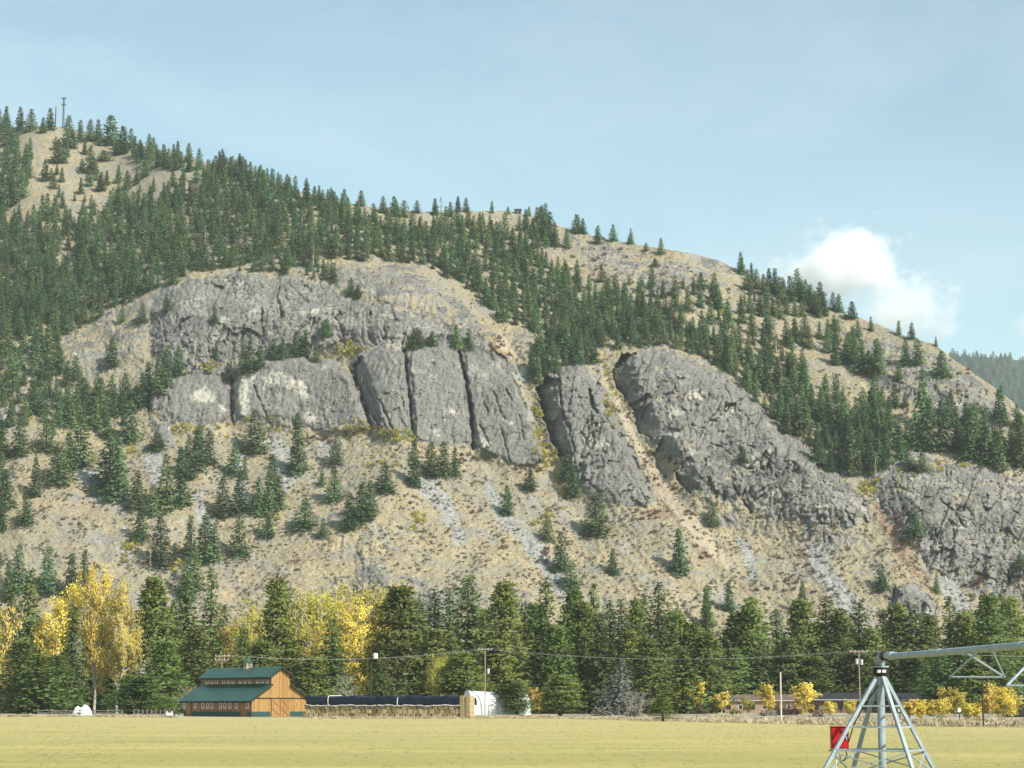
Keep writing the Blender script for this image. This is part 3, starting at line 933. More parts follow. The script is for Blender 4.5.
class Kind:
    """trunk and crown meshes of one tree variant"""
    def __init__(s, pair, bark, leaf):
        s.t = pair[0].mesh('trunk', [bark, leaf]); s.c = pair[1].mesh('crown', [bark, leaf]) if pair[1].f else None
        s.joined = None; s.nrm = pair[1].nrm

    def single(s):
        if s.joined: return s.joined
        vs, fs, ms, nr = [], [], [], {}
        for me in (s.t, s.c):
            o = len(vs)
            if me is s.c:
                for k, q in s.nrm.items(): nr[len(fs) + k] = q
            vs += [tuple(v.co) for v in me.vertices]
            for p in me.polygons:
                fs.append(tuple(o + i for i in p.vertices)); ms.append(p.material_index)
        b = MB(); b.v, b.f, b.m, b.nrm = vs, fs, ms, nr
        s.joined = b.mesh('conifer', list(s.t.materials))
        return s.joined


FIRS = [Kind(conifer(10 + i, [0.17, 0.14, 0.20, 0.155, 0.18][i], 52, 10, 8, 0.036, [0.05, .08, .04, .1, .06][i], [.85, .75, .95, .7, .8][i], [.45, .35, .5, .3, .4][i], .3, True), M['bark'], M['fir']) for i in range(5)]
PINES = [Kind(pine(30 + i, [0.19, 0.23, 0.17, 0.21][i], 210, 22, 0.028, [.07, .10, .06, .09][i]), M['bark'], M['pine']) for i in range(4)]
HILLS = [Kind(conifer(50 + i, [0.20, 0.16, 0.23, 0.18, 0.26, .145][i], 34, 9, 5, 0.068, .03, [.8, .7, .9, .75, .7, .8][i], [.35, .3, .4, .3, .3, .35][i], .32, False), M['bark'], M['hill_fir']) for i in range(6)]
TALLASPEN = [Kind(broadleaf(70 + i, [.20, .22, .17][i], .15, 24, 8, 52, 0.017, .050, .08), M['palebark'], M[['gold', 'amber', 'gold'][i]]) for i in range(3)]
COTTON = [Kind(broadleaf(80 + i, [.30, .27, .25][i], .15, 24, 9, 50, 0.018, .060, .12), M['palebark'], M[['lime', 'lime', 'gold'][i]]) for i in range(3)]
ORANGES = [Kind(broadleaf(90, .24, .18, 14, 6, 26, 0.026, .055, .2), M['bark'], M['orange']), Kind(broadleaf(91, .26, .15, 14, 6, 24, 0.028, .06, .2), M['bark'], M['amber'])]
YOUNG = [Kind(broadleaf(100 + i, [.20, .26, .17][i], .08, 14, 5, 18, 0.055, .085, .12), M['palebark'], M[['gold', 'gold', 'amber'][i]]) for i in range(3)]
YOUNG.append(Kind(broadleaf(104, .26, .06, 14, 5, 18, 0.055, .09, .1), M['palebark'], M['lime']))
BARE = Kind(broadleaf(110, .34, .12, 20, 9, 0, .01, .02, 1.0), M['deadbark'], M['deadbark'])
SPRUCE = Kind(conifer(120, .30, 26, 9, 9, 0.055, .03, .75, .75, .3, True), M['deadbark'], M['spruce'])
SNAG = Kind(conifer(121, .12, 14, 5, 3, 0.05, .1, .8, .4, .5, True, .4), M['deadbark'], M['greytwig'])

TREES = []          # for labels: dicts


def tree(name, kind, px, top, base, width, Y=None, label=None, group=None, cat='tree', onhill=False, split=True, sink=0.0):
    """a tree whose foot stands at (px, base) and whose top reaches 'top'"""
    if onhill:
        p = hill(px, base)
    elif Y is None:
        p = gr(px, base)
    else:
        p = Vector((kx(px, 705) * Y, Y, 0))
    Y = p.y
    zt = CAMZ + kz(top) * Y
    h = max(zt - p.z, 1.0)
    w = width / ppm(Y)
    r0 = kind.w if hasattr(kind, 'w') else None
    if r0 is None:
        co = [v.co for v in (kind.c or kind.t).vertices]
        xs = sorted(abs(c.x) for c in co)
        kind.w = r0 = 2 * xs[int(len(xs) * .94)]
    sx = w / r0
    p.z -= sink
    rz = rnd.uniform(0, 6.28)
    if split:
        o = empty(name, p, rz, label, cat, group)
        o.scale = (sx, sx, h)
        link('trunk', kind.t, o)
        if kind.c: link('crown', kind.c, o)
    else:
        o = link(name, kind.single(), None, p)
        o.rotation_euler = (0, 0, rz); o.scale = (sx, sx, h)
        tag(o, label, cat, group)
    return o


ORD = ['first', 'second', 'third', 'fourth', 'fifth', 'sixth', 'seventh', 'eighth', 'ninth', 'tenth', 'eleventh', 'twelfth', 'thirteenth', 'fourteenth', 'fifteenth', 'sixteenth', 'seventeenth', 'eighteenth', 'nineteenth', 'twentieth',
       'twenty-first', 'twenty-second', 'twenty-third', 'twenty-fourth', 'twenty-fifth', 'twenty-sixth', 'twenty-seventh', 'twenty-eighth', 'twenty-ninth', 'thirtieth', 'thirty-first', 'thirty-second', 'thirty-third', 'thirty-fourth']

# ---- the belt of conifers at the foot of the mountain: px, top, width, depth, p(ine)/f(ir)
BELT = [(-60, 590, 40, 560, 'f'), (-30, 575, 34, 570, 'f'), (-12, 600, 36, 540, 'p'), (8, 590, 30, 560, 'f'), (26, 572, 34, 575, 'f'), (40, 622, 34, 520, 'p'), (20, 640, 40, 500, 'p'), (37, 648, 44, 490, 'f'), (70, 602, 28, 505, 'f'),
        (58, 655, 34, 500, 'p'), (88, 640, 34, 560, 'f'), (122, 640, 34, 560, 'f'), (104, 632, 36, 575, 'p'), (112, 660, 40, 548, 'f'), (130, 676, 36, 470, 'p'), (151, 578, 46, 520, 'p'), (143, 676, 40, 465, 'p'), (172, 600, 36, 560, 'f'), (184, 574, 34, 570, 'f'), (209, 567, 38, 545, 'f'), (163, 640, 40, 490, 'p'),
        (196, 625, 40, 500, 'p'), (222, 605, 34, 560, 'f'), (243, 628, 30, 500, 'f'), (276, 579, 36, 520, 'p'), (262, 640, 36, 500, 'p'), (290, 650, 34, 500, 'p'), (331, 620, 38, 490, 'f'), (312, 655, 36, 485, 'p'), (380, 652, 32, 470, 'f'), (400, 587, 56, 500, 'p'),
        (372, 620, 40, 560, 'p'), (419, 598, 36, 530, 'f'), (434, 590, 34, 565, 'f'), (436, 632, 40, 500, 'p'), (449, 589, 34, 570, 'f'), (451, 636, 34, 500, 'f'), (468, 573, 44, 530, 'f'), (462, 650, 44, 490, 'p'), (484, 612, 36, 560, 'p'), (504, 582, 38, 540, 'p'),
        (497, 640, 44, 505, 'p'), (525, 603, 34, 550, 'f'), (515, 640, 40, 510, 'f'), (536, 604, 32, 560, 'p'), (546, 579, 36, 540, 'f'), (556, 625, 36, 510, 'p'), (575, 592, 36, 550, 'p'), (566, 612, 34, 520, 'f'), (594, 581, 30, 575, 'f'), (582, 604, 36, 525, 'p'), (600, 611, 36, 515, 'f'),
        (610, 600, 30, 570, 'f'), (622, 600, 34, 555, 'f'), (637, 601, 34, 560, 'p'), (630, 630, 36, 520, 'p'), (645, 592, 28, 575, 'f'), (659, 583, 40, 530, 'f'), (648, 640, 40, 510, 'p'), (675, 610, 36, 540, 'p'), (693, 620, 36, 540, 'p'), (684, 645, 40, 515, 'f'), (708, 590, 20, 600, 'f'),
        (708, 632, 38, 530, 'p'), (724, 626, 34, 550, 'f'), (739, 610, 34, 550, 'p'), (732, 650, 40, 515, 'p'), (753, 600, 40, 545, 'p'), (764, 640, 36, 520, 'f'), (778, 607, 38, 550, 'f'), (790, 640, 36, 525, 'p'), (803, 599, 36, 555, 'p'), (800, 627, 34, 530, 'f'), (818, 622, 34, 555, 'p'), (828, 596, 38, 555, 'f'),
        (814, 655, 38, 520, 'p'), (843, 610, 36, 550, 'p'), (835, 645, 38, 525, 'f'), (861, 604, 38, 555, 'f'), (873, 628, 36, 540, 'p'), (885, 610, 34, 560, 'f'), (858, 650, 40, 520, 'p'), (900, 606, 36, 555, 'p'), (893, 650, 40, 520, 'f'), (918, 602, 38, 550, 'f'), (932, 618, 34, 560, 'p'), (952, 596, 36, 555, 'f'),
        (915, 655, 40, 520, 'p'), (967, 610, 34, 550, 'p'), (940, 650, 40, 525, 'f'), (980, 620, 34, 550, 'f'), (992, 596, 40, 540, 'p'), (975, 655, 40, 520, 'p'), (1004, 594, 36, 560, 'f'), (1014, 600, 36, 545, 'p'), (1000, 650, 42, 520, 'f'), (1024, 615, 36, 550, 'p'), (1040, 600, 40, 555, 'f'), (1030, 655, 40, 520, 'p'), (1060, 610, 40, 550, 'p'), (1085, 600, 40, 560, 'f'),
        (1075, 655, 42, 520, 'f'), (1110, 610, 40, 550, 'p')]
ZONES = [(-1e9, 62, 'in the treeline at the left edge'), (62, 176, 'in the treeline around the white-trunked gold tree'), (176, 262, 'in the treeline behind the barn roof'), (262, 372, 'in the treeline behind the barn gable'),
         (372, 470, 'in the treeline behind the blue tarps'), (470, 560, 'in the treeline behind the hoop shed'), (560, 640, 'in the treeline behind the grey-blue spruce'), (640, 730, 'in the treeline right of the grey-blue spruce'),
         (730, 815, 'in the treeline behind the pale pole'), (815, 885, 'in the treeline behind the dark-roofed shed'), (885, 960, 'in the treeline right of the pivot'), (960, 1e9, 'in the treeline under the raised pipe')]


def zone(px, Z):
    for a, b, t in Z:
        if a <= px < b: return t
    return Z[-1][2]


zcount = {}
for px, top, w, Y, k in sorted(BELT):
    if px < -14 or px > 1042: continue
    z = zone(px, ZONES)
    i = zcount[z] = zcount.get(z, -1) + 1
    if (720 < px < 940 or px > 1004) and Y < 598: Y = 598 + (Y - 500) * .4
    size = 'tall' if top < 606 else ('short' if top > 632 else 'middling')
    fir = k == 'f'
    lab = '%s conifer from left %s, %s %s' % (ORD[i], z, size, 'narrow fir' if fir else 'rounded pine')
    kd = FIRS[rnd.randrange(5)] if fir else PINES[rnd.randrange(4)]
    tree('fir_tree' if fir else 'pine_tree', kd, px, top + rnd.uniform(-2, 2), None, w * 1.05, Y, lab, 'conifers of the treeline at the mountain foot', 'tree')

# ---- yellow and other broadleaf trees of the belt
BROAD = [('cottonwood_tree', TALLASPEN[0], 94, 565, 28, 512, 'tall gold cottonwood with lemon top, left half of the gold pair beside the white heap'),
         ('cottonwood_tree', TALLASPEN[1], 117, 573, 34, 508, 'wide amber-gold cottonwood with white trunk, right half of the gold pair'),
         ('cottonwood_tree', TALLASPEN[2], 51, 586, 38, 515, 'rounded gold cottonwood standing alone between dark firs near the left edge'),
         ('cottonwood_tree', ORANGES[1], 2, 606, 26, 512, 'amber tree with thinning leaves cut by the left edge'),
         ('cottonwood_tree', ORANGES[0], 228, 622, 24, 545, 'orange tree showing behind the left part of the barn roof'),
         ('cottonwood_tree', COTTON[0], 250, 598, 44, 545, 'yellow-green tree behind the barn cupola beside a rounded pine'),
         ('cottonwood_tree', COTTON[1], 308, 586, 52, 525, 'yellow-green cottonwood with bare grey limbs behind the barn gable'),
         ('cottonwood_tree', TALLASPEN[0], 352, 598, 38, 500, 'brightest yellow tree behind the hay tarps, right of the leafless tree'),
         ('cottonwood_tree', COTTON[0], 338, 584, 50, 560, 'pale yellow-green tree topping the grove behind the brightest yellow tree'),
         ('cottonwood_tree', COTTON[1], 378, 582, 56, 545, 'wide yellow-green cottonwood left of the big broad pine'),
         ('cottonwood_tree', COTTON[2], 322, 622, 30, 515, 'golden tree between two dark firs behind the barn gable'),
         ('cottonwood_tree', COTTON[1], 437, 654, 22, 492, 'low yellow-green tree in front of pines behind the right hay tarp'),
         ('cottonwood_tree', ORANGES[0], 535, 688, 14, 500, 'small orange tree at the right end of the white hoop shed')]
for nm, k, px, top, w, Y, lab in BROAD:
    tree(nm, k, px, top, None, w, Y, lab, 'autumn broadleaf trees in the treeline')
tree('leafless_tree', BARE, 345, 669, None, 22, 425, 'small leafless pale grey tree just behind the dark blue hay tarps')
tree('leafless_tree', BARE, 606, 684, None, 26, 470, 'leafless grey shrubby tree left of the grey-blue spruce')
tree('leafless_tree', BARE, 640, 688, None, 24, 455, 'leafless grey shrubby tree right of the grey-blue spruce')
tree('leafless_tree', BARE, 187, 682, None, 24, 425, 'bare reddish-grey tree at the left end of the barn roof')
tree('spruce_tree', SPRUCE, 622, 660, 715, 42, None, 'grey-blue spruce with drooping pale branches beside the road')
# small pines standing in front of the belt
SMALLP = [(560, 676, 717, 36, 'small bushy green pine on the verge right of the white hoop shed'), (663, 698, 721.5, 20, 'smallest round green pine at the edge of the hay field'), (508, 680, 714.8, 32, 'loose drooping pine in front of the white hoop shed'),
          (517, 682, 714.9, 24, 'small ragged pine before the right half of the white hoop shed'), (488, 690, 714.5, 20, 'little pine hiding the foot of the transformer pole by the hoop shed')]
for px, top, base, w, lab in SMALLP:
    tree('pine_tree', PINES[rnd.randrange(4)], px, top, base, w, None, lab)
# young yellow aspens by the road at the right
ASP = [(678, 690, 711.5, 15, 2, 'small orange aspen left of the first yellow roadside aspen'), (696, 682, 711.5, 22, 0, 'yellow roadside aspen farthest left, beside an orange one'), (721, 693, 712.5, 18, 2, 'pale orange roadside aspen left of the low brown house'), (747, 699, 713, 14, 3, 'low yellow-green roadside aspen before the low brown house'),
       (768, 686, 714, 18, 0, 'narrow pale yellow aspen just left of the bare pale pole'), (803, 684, 713, 24, 1, 'round bright yellow aspen right of the bare pale pole'), (830, 703, 715.5, 13, 1, 'small yellow aspen bush before the dark-roofed shed, left of the transformer pole'), (850, 702, 716, 13, 0, 'small yellow aspen bush between transformer pole and pivot leg'),
       (909, 701, 719, 20, 2, 'orange-yellow aspen bush just right of the pivot tower'), (922, 703, 719, 16, 0, 'short yellow aspen in the row right of the pivot, second in line'), (938, 701, 719, 22, 1, 'wide low yellow aspen left of the white mailbox'), (946, 689, 718, 16, 2, 'slim tall orange-yellow aspen behind the wide low one'),
       (956, 689, 718, 20, 3, 'tall yellow-green aspen behind the white mailbox'), (968, 705, 719.5, 14, 0, 'short yellow aspen just right of the white mailbox'), (977, 704, 719.5, 13, 1, 'short yellow aspen just left of the dark post'), (990, 685, 719.5, 16, 2, 'tall ragged orange aspen just right of the dark post'), (1005, 688, 720.5, 24, 1, 'broad bright gold aspen next to the dark shed at the right edge'), (1013, 692, 720, 20, 3, 'yellow-green aspen touching the dark shed at the right edge')]
for px, top, base, w, k, lab in ASP:
    tree('aspen_tree', YOUNG[k], px, top - 2.5, max(base, 713.9), w * .82, None, lab, 'young aspens along the road')

# ---- trees on the open mountainside: px, top, base, width
OPEN = [(19, 418, 455, 16), (46, 418, 450, 22), (35, 457, 495, 12), (26, 495, 524, 17), (58, 442, 483, 28), (80, 411, 466, 22), (68, 432, 470, 18), (109, 428, 491, 28), (117, 438, 499, 20), (106, 409, 438, 10), (130, 401, 440, 21), (100, 377, 407, 18), (83, 377, 406, 18), (137, 471, 507, 20), (152, 484, 515, 13),
        (166, 454, 510, 18), (180, 447, 505, 17), (188, 436, 478, 15), (196, 430, 470, 15), (157, 432, 449, 20), (2, 497, 530, 10), (199, 424, 461, 16), (209, 430, 463, 15), (254, 409, 452, 21), (297, 413, 473, 17), (234, 442, 475, 16), (245, 458, 478, 7), (336, 434, 463, 16), (334, 465, 500, 18), (322, 469, 484, 8), (272, 454, 508, 17),
        (258, 477, 513, 17), (222, 477, 517, 18), (362, 481, 520, 18), (140, 505, 540, 16), (160, 513, 565, 20), (175, 542, 558, 8), (239, 470, 512, 15), (239, 515, 556, 20), (205, 515, 560, 20), (214, 522, 560, 14), (269, 470, 515, 12), (268, 513, 536, 14), (279, 474, 507, 13), (305, 498, 528, 24), (323, 518, 536, 11), (350, 492, 528, 18),
        (370, 480, 515, 14), (385, 462, 491, 16), (414, 441, 485, 13), (431, 441, 475, 17), (444, 441, 475, 17), (455, 447, 475, 10), (530, 467, 489, 12), (507, 485, 514, 12), (547, 516, 540, 14), (417, 327, 347, 19), (432, 331, 345, 9), (456, 324, 346, 12), (469, 328, 346, 10), (487, 445, 457, 10), (596, 492, 534, 24), (561, 531, 570, 14), (571, 560, 586, 21), (613, 548, 573, 11),
        (679, 528, 573, 16), (712, 500, 524, 12), (568, 448, 478, 15), (573, 465, 496, 14), (743, 447, 461, 11), (729, 581, 609, 11), (707, 588, 625, 12), (803, 580, 615, 10), (882, 563, 589, 15), (937, 571, 592, 6), (908, 452, 470, 15), (922, 452, 469, 14), (915, 510, 534, 18), (1020, 553, 568, 13), (906, 337, 363, 9), (918, 338, 363, 13), (936, 336, 345, 3), (942, 351, 376, 17),
        (1001, 385, 397, 6), (862, 338, 371, 14), (879, 342, 375, 15), (869, 350, 374, 12), (847, 336, 362, 12), (899, 362, 378, 10), (895, 383, 406, 12), (905, 392, 406, 6), (924, 367, 428, 16), (930, 398, 449, 16), (943, 396, 451, 16), (916, 410, 447, 14), (875, 400, 431, 14), (890, 408, 447, 14), (900, 425, 450, 12), (958, 416, 451, 13), (970, 408, 459, 17), (986, 407, 463, 16), (1004, 402, 424, 11),
        (1000, 431, 469, 12), (1012, 437, 462, 12), (1021, 414, 465, 15), (852, 428, 467, 16), (6, 106, 128, 8), (20, 107, 129, 9), (31, 109, 130, 13), (43, 117, 132, 7), (50, 108, 129, 9), (68, 115, 147, 13), (80, 120, 141, 10), (90, 119, 140, 10), (98, 119, 139, 8), (110, 115, 144, 18), (123, 126, 152, 14), (58, 139, 162, 12), (90, 145, 172, 14), (145, 158, 176, 11), (104, 150, 160, 14), (101, 172, 190, 9), (127, 170, 188, 9), (45, 160, 180, 9),
        (541, 207, 221, 8), (555, 222, 246, 8), (567, 228, 247, 8), (577, 214, 232, 11), (583, 218, 233, 8), (598, 225, 243, 8), (613, 224, 238, 9), (631, 228, 241, 6), (646, 242, 250, 6), (661, 238, 253, 8), (629, 235, 241, 4), (701, 272, 288, 11), (717, 284, 307, 12), (655, 258, 265, 8), (741, 257, 271, 7), (728, 300, 326, 12), (688, 286, 310, 12), (675, 285, 310, 10), (690, 320, 335, 8), (838, 318, 330, 7), (845, 312, 318, 4), (852, 301, 318, 10), (858, 320, 337, 8), (871, 316, 330, 5), (834, 314, 326, 6), (912, 322, 338, 7), (899, 320, 334, 5),
        (351, 277, 295, 8), (358, 284, 297, 8), (417, 200, 212, 8), (394, 196, 215, 10), (404, 200, 216, 12), (383, 196, 212, 8), (458, 196, 210, 6), (466, 197, 210, 7), (492, 200, 212, 4), (508, 206, 213, 5), (529, 206, 215, 5), (361, 190, 205, 8), (435, 198, 214, 7),
        (112, 335, 365, 13), (122, 304, 321, 8), (142, 303, 322, 13), (167, 293, 310, 10), (75, 355, 378, 13), (62, 350, 372, 9), (325, 319, 335, 9), (216, 340, 358, 6), (215, 308, 322, 8), (327, 318, 334, 9), (296, 330, 356, 10), (305, 330, 356, 10), (316, 345, 361, 10), (283, 338, 358, 11), (273, 338, 358, 11), (250, 338, 372, 12), (243, 340, 372, 10), (260, 345, 366, 12), (178, 345, 375, 12), (166, 345, 385, 12), (158, 355, 392, 12), (148, 362, 400, 14), (142, 372, 405, 14), (136, 385, 408, 12), (228, 362, 380, 8),
        (18, 543, 592, 16), (47, 546, 592, 18), (71, 553, 598, 16), (84, 549, 590, 11), (8, 560, 600, 12), (190, 515, 560, 12), (194, 540, 590, 14), (186, 556, 600, 15)]
# dense stands: outline, spacing px, size px at that place, share of pairs
STANDS = [([(-160, 240), (0, 228), (50, 215), (100, 230), (112, 204), (160, 198), (200, 194), (210, 172), (240, 168), (300, 200), (345, 216), (370, 224), (400, 232), (440, 226), (470, 228), (520, 240), (548, 266), (600, 290), (660, 306), (690, 326), (735, 352), (735, 376), (700, 360), (660, 346), (612, 350), (590, 362), (560, 342), (505, 325), (470, 292), (420, 264), (335, 260), (270, 262), (200, 274), (150, 292), (90, 324), (40, 350), (0, 340), (-160, 350)], 7.4, 21, .88),
          ([(38, 142), (110, 148), (198, 172), (195, 196), (110, 208), (50, 216)], 11, 16, .45),
          ([(700, 340), (760, 352), (800, 365), (835, 395), (848, 425), (878, 400), (905, 445), (922, 447), (885, 470), (862, 476), (835, 478), (815, 460), (778, 425), (740, 385)], 9.2, 26, .66),
          ([(738, 272), (800, 300), (842, 316), (838, 318), (790, 318), (770, 334), (800, 352), (740, 345), (725, 320), (748, 300)], 9, 22, .58),
          ([(795, 282), (842, 310), (838, 316), (800, 316)], 7, 22, 1),
          ([(780, 318), (850, 345), (885, 372), (850, 374), (800, 352)], 9.5, 22, .6),
          ([(0, 345), (60, 352), (62, 385), (130, 395), (128, 425), (60, 435), (-20, 430), (-120, 420), (-120, 350)], 12, 27, .75),
          ([(528, 375), (540, 352), (560, 345), (600, 362), (575, 372), (548, 390), (538, 395)], 7.5, 26, .9),
          ([(238, 270), (270, 262), (335, 268), (336, 284), (300, 276), (240, 272)], 6.5, 16, .8),
          ([(-160, 135), (0, 132), (30, 150), (22, 200), (0, 232), (-160, 240)], 9, 24, .8),
          ([(30, 150), (60, 165), (60, 200), (110, 215), (105, 240), (50, 222), (25, 190)], 11, 21, .40),
          ([(110, 142), (215, 168), (245, 176), (215, 180), (150, 166), (112, 150)], 7.0, 20, .85),
          ([(215, 167), (300, 195), (345, 204), (345, 218), (290, 200), (230, 180)], 7, 20, .8),
          ([(355, 207), (420, 214), (470, 213), (535, 222), (525, 238), (420, 226)], 10, 17, .3),
          ([(525, 225), (550, 225), (555, 248), (530, 250)], 7, 24, .9),
          ([(945, 415), (1024, 425), (1180, 470), (1180, 500), (1024, 468), (990, 466), (950, 452)], 11, 30, .6),
          ([(560, 275), (700, 290), (740, 300), (735, 335), (660, 302), (600, 290)], 11, 21, .42),
          ([(840, 425), (880, 440), (900, 455), (870, 478), (848, 470)], 9, 25, .7),
          ([(-150, 440), (0, 440), (10, 520), (-20, 600), (-150, 600)], 16, 33, .6),
          ([(1030, 470), (1190, 520), (1190, 600), (1060, 600)], 22, 28, .4)]


def in_poly(x, y, P):
    c = False; n = len(P)
    for i in range(n):
        ax, ay = P[i]; bx, by = P[(i + 1) % n]
        if (ay > y) != (by > y) and x < (bx - ax) * (y - ay) / (by - ay) + ax: c = not c
    return c


stand = []
cellgrid = {}
for P, sp, sz, share in STANDS:
    xs = [p[0] for p in P]; ys = [p[1] for p in P]
    area = (max(xs) - min(xs)) * (max(ys) - min(ys))
    tries = int(area / (sp * sp * .62) * 3.2)
    for i in range(tries):
        x = rnd.uniform(min(xs), max(xs)); y = rnd.uniform(min(ys), max(ys))
        if not in_poly(x, y, P): continue
        if share < 1 and float(fbm(np.array([x / 26.]), np.array([y / 16.]), 91, 2)[0]) > (share - .5) * .9: continue
        if y > 255 and bil(rockm, x, y) > .75: continue
        cx, cy = int(x / sp), int(y / (sp * .62))
        ok = True
        for a in (-1, 0, 1):
            for b in (-1, 0, 1):
                for (qx, qy) in cellgrid.get((sp, cx + a, cy + b), ()):
                    if ((qx - x) / sp) ** 2 + ((qy - y) / (sp * .62)) ** 2 < .75: ok = False
        if not ok: continue
        cellgrid.setdefault((sp, cx, cy), []).append((x, y))
        h = sz * rnd.choice((rnd.uniform(.5, .8), rnd.uniform(.8, 1.3), rnd.uniform(.8, 1.15)))
        stand.append((x, y - h, y, h * rnd.uniform(.30, .41)))
print('open trees', len(OPEN), 'stand trees', len(stand))
HZ = [(-1e9, 130, 0, 175, 'near the mast on the ridge'), (130, 370, 0, 230, 'along the left skyline ridge'), (370, 540, 0, 240, 'on the skyline near the dark hut'), (540, 700, 0, 320, 'on the tan ridge right of the hut'), (700, 860, 0, 345, 'on the ridge below the white cloud'),
      (830, 1100, 0, 398, 'high on the right shoulder'), (830, 1100, 0, 475, 'above the right-hand grey dome'), (-1e9, 150, 0, 412, 'on tan ground left of the big dome'), (130, 340, 0, 412, 'on the ledge above the pale-streaked cliffs'), (340, 480, 0, 355, 'on top of the three grey slabs'),
      (-1e9, 110, 0, 475, 'left of the leftmost pale cliff'), (-1e9, 110, 0, 540, 'low on the left edge slope'), (110, 215, 0, 520, 'below the leftmost pale cliff'), (215, 315, 0, 520, 'below the wide pale-streaked cliff'), (315, 400, 0, 540, 'on grey scree left of the slabs foot'), (400, 500, 0, 540, 'at the foot of the three grey slabs'),
      (500, 620, 0, 600, 'on the slope below the middle buttress'), (620, 800, 0, 640, 'on the dry slope below the largest buttress'), (800, 1100, 0, 640, 'around the foot of the right-hand dome'), (100, 330, 0, 575, 'on the slope above the gold trees'), (-1e9, 1e9, 0, 800, 'just above the left treeline')]


def hzone(px, base):
    for a, b, c, d, t in HZ:
        if a <= px < b and base <= d: return t
    return HZ[-1][4]


hc = {}
hill_objs = []
for px, top, base, w in sorted(OPEN):
    z = hzone(px, base)
    i = hc[z] = hc.get(z, -1) + 1
    h = base - top
    asp = h / max(w, 1)
    shp = 'slender' if asp > 2.4 else ('squat bushy' if asp < 1.5 else 'cone-shaped')
    lab = '%s conifer from left %s, %s, %s' % (ORD[min(i, 33)], z, 'large' if h > 38 else ('small' if h < 20 else 'medium'), shp)
    kd = HILLS[rnd.choice((1, 5, 3) if asp > 2.2 else (0, 3, 2) if asp > 1.5 else (2, 4))]
    hill_objs.append(tree('conifer_tree', kd, px, top, base + 1.0, w * 1.0, None, lab, 'conifers on the open mountainside', 'tree', True, False, 0.3))
SNAGS = [(192, 520, 566, 9, 'grey dead snag above the gold trees, upper one'), (150, 540, 572, 7, 'thin grey dead snag above the gold pair'), (120, 375, 402, 7, 'grey dead snag on tan ground left of the pale cliff'), (302, 210, 236, 7, 'bare grey snag in the dense wood below the left skyline'), (205, 225, 248, 7, 'bare grey snag deep in the left wood'), (313, 247, 268, 8, 'brownish dead tree at the top edge of the big dome'),
         (776, 316, 352, 8, 'tall pale snag on the upper right slope'), (834, 372, 400, 7, 'pale snag in the wood beside the largest buttress'), (799, 395, 428, 7, 'leaning pale snag above the right flank of the largest buttress'), (876, 452, 478, 7, 'grey snag beside the right-hand dome crest'), (441, 197, 214, 5, 'tiny bare snag on the middle skyline'), (899, 320, 331, 5, 'tiny bare snag on the right ridge')]
for px, top, base, w, lab in SNAGS:
    tree('dead_tree', SNAG, px, top, base, w, None, lab, 'dead snags on the mountain', 'tree', True, False, 0.3)
# the nearest trees of the dense stands are individuals, the rest one wood
nleft = 296 - len(OPEN)
vis = [s for s in stand if -4 < s[0] < 1028]
vis.sort(key=lambda s: s[1] - s[2])
ind = set(id(s) for s in vis[:max(nleft, 0)])
SZ = [(-1e9, 62, 'left of the big dome'), (62, 250, 'above the left shoulder of the big dome'), (250, 430, 'above the crown of the big dome'), (430, 560, 'above the gully right of the slabs'), (560, 720, 'above the largest buttress'), (720, 1e9, 'beside the right flank of the largest buttress')]
for s in stand:
    if id(s) in ind:
        z = zone(s[0], SZ)
        tree('conifer_tree', HILLS[rnd.randrange(6)], s[0], s[1], s[2], s[3] * 1.1, None, 'dark green conifer crowded in the dense stand ' + z, 'conifers in the dense stand ' + z, 'tree', True, False, 0.3)


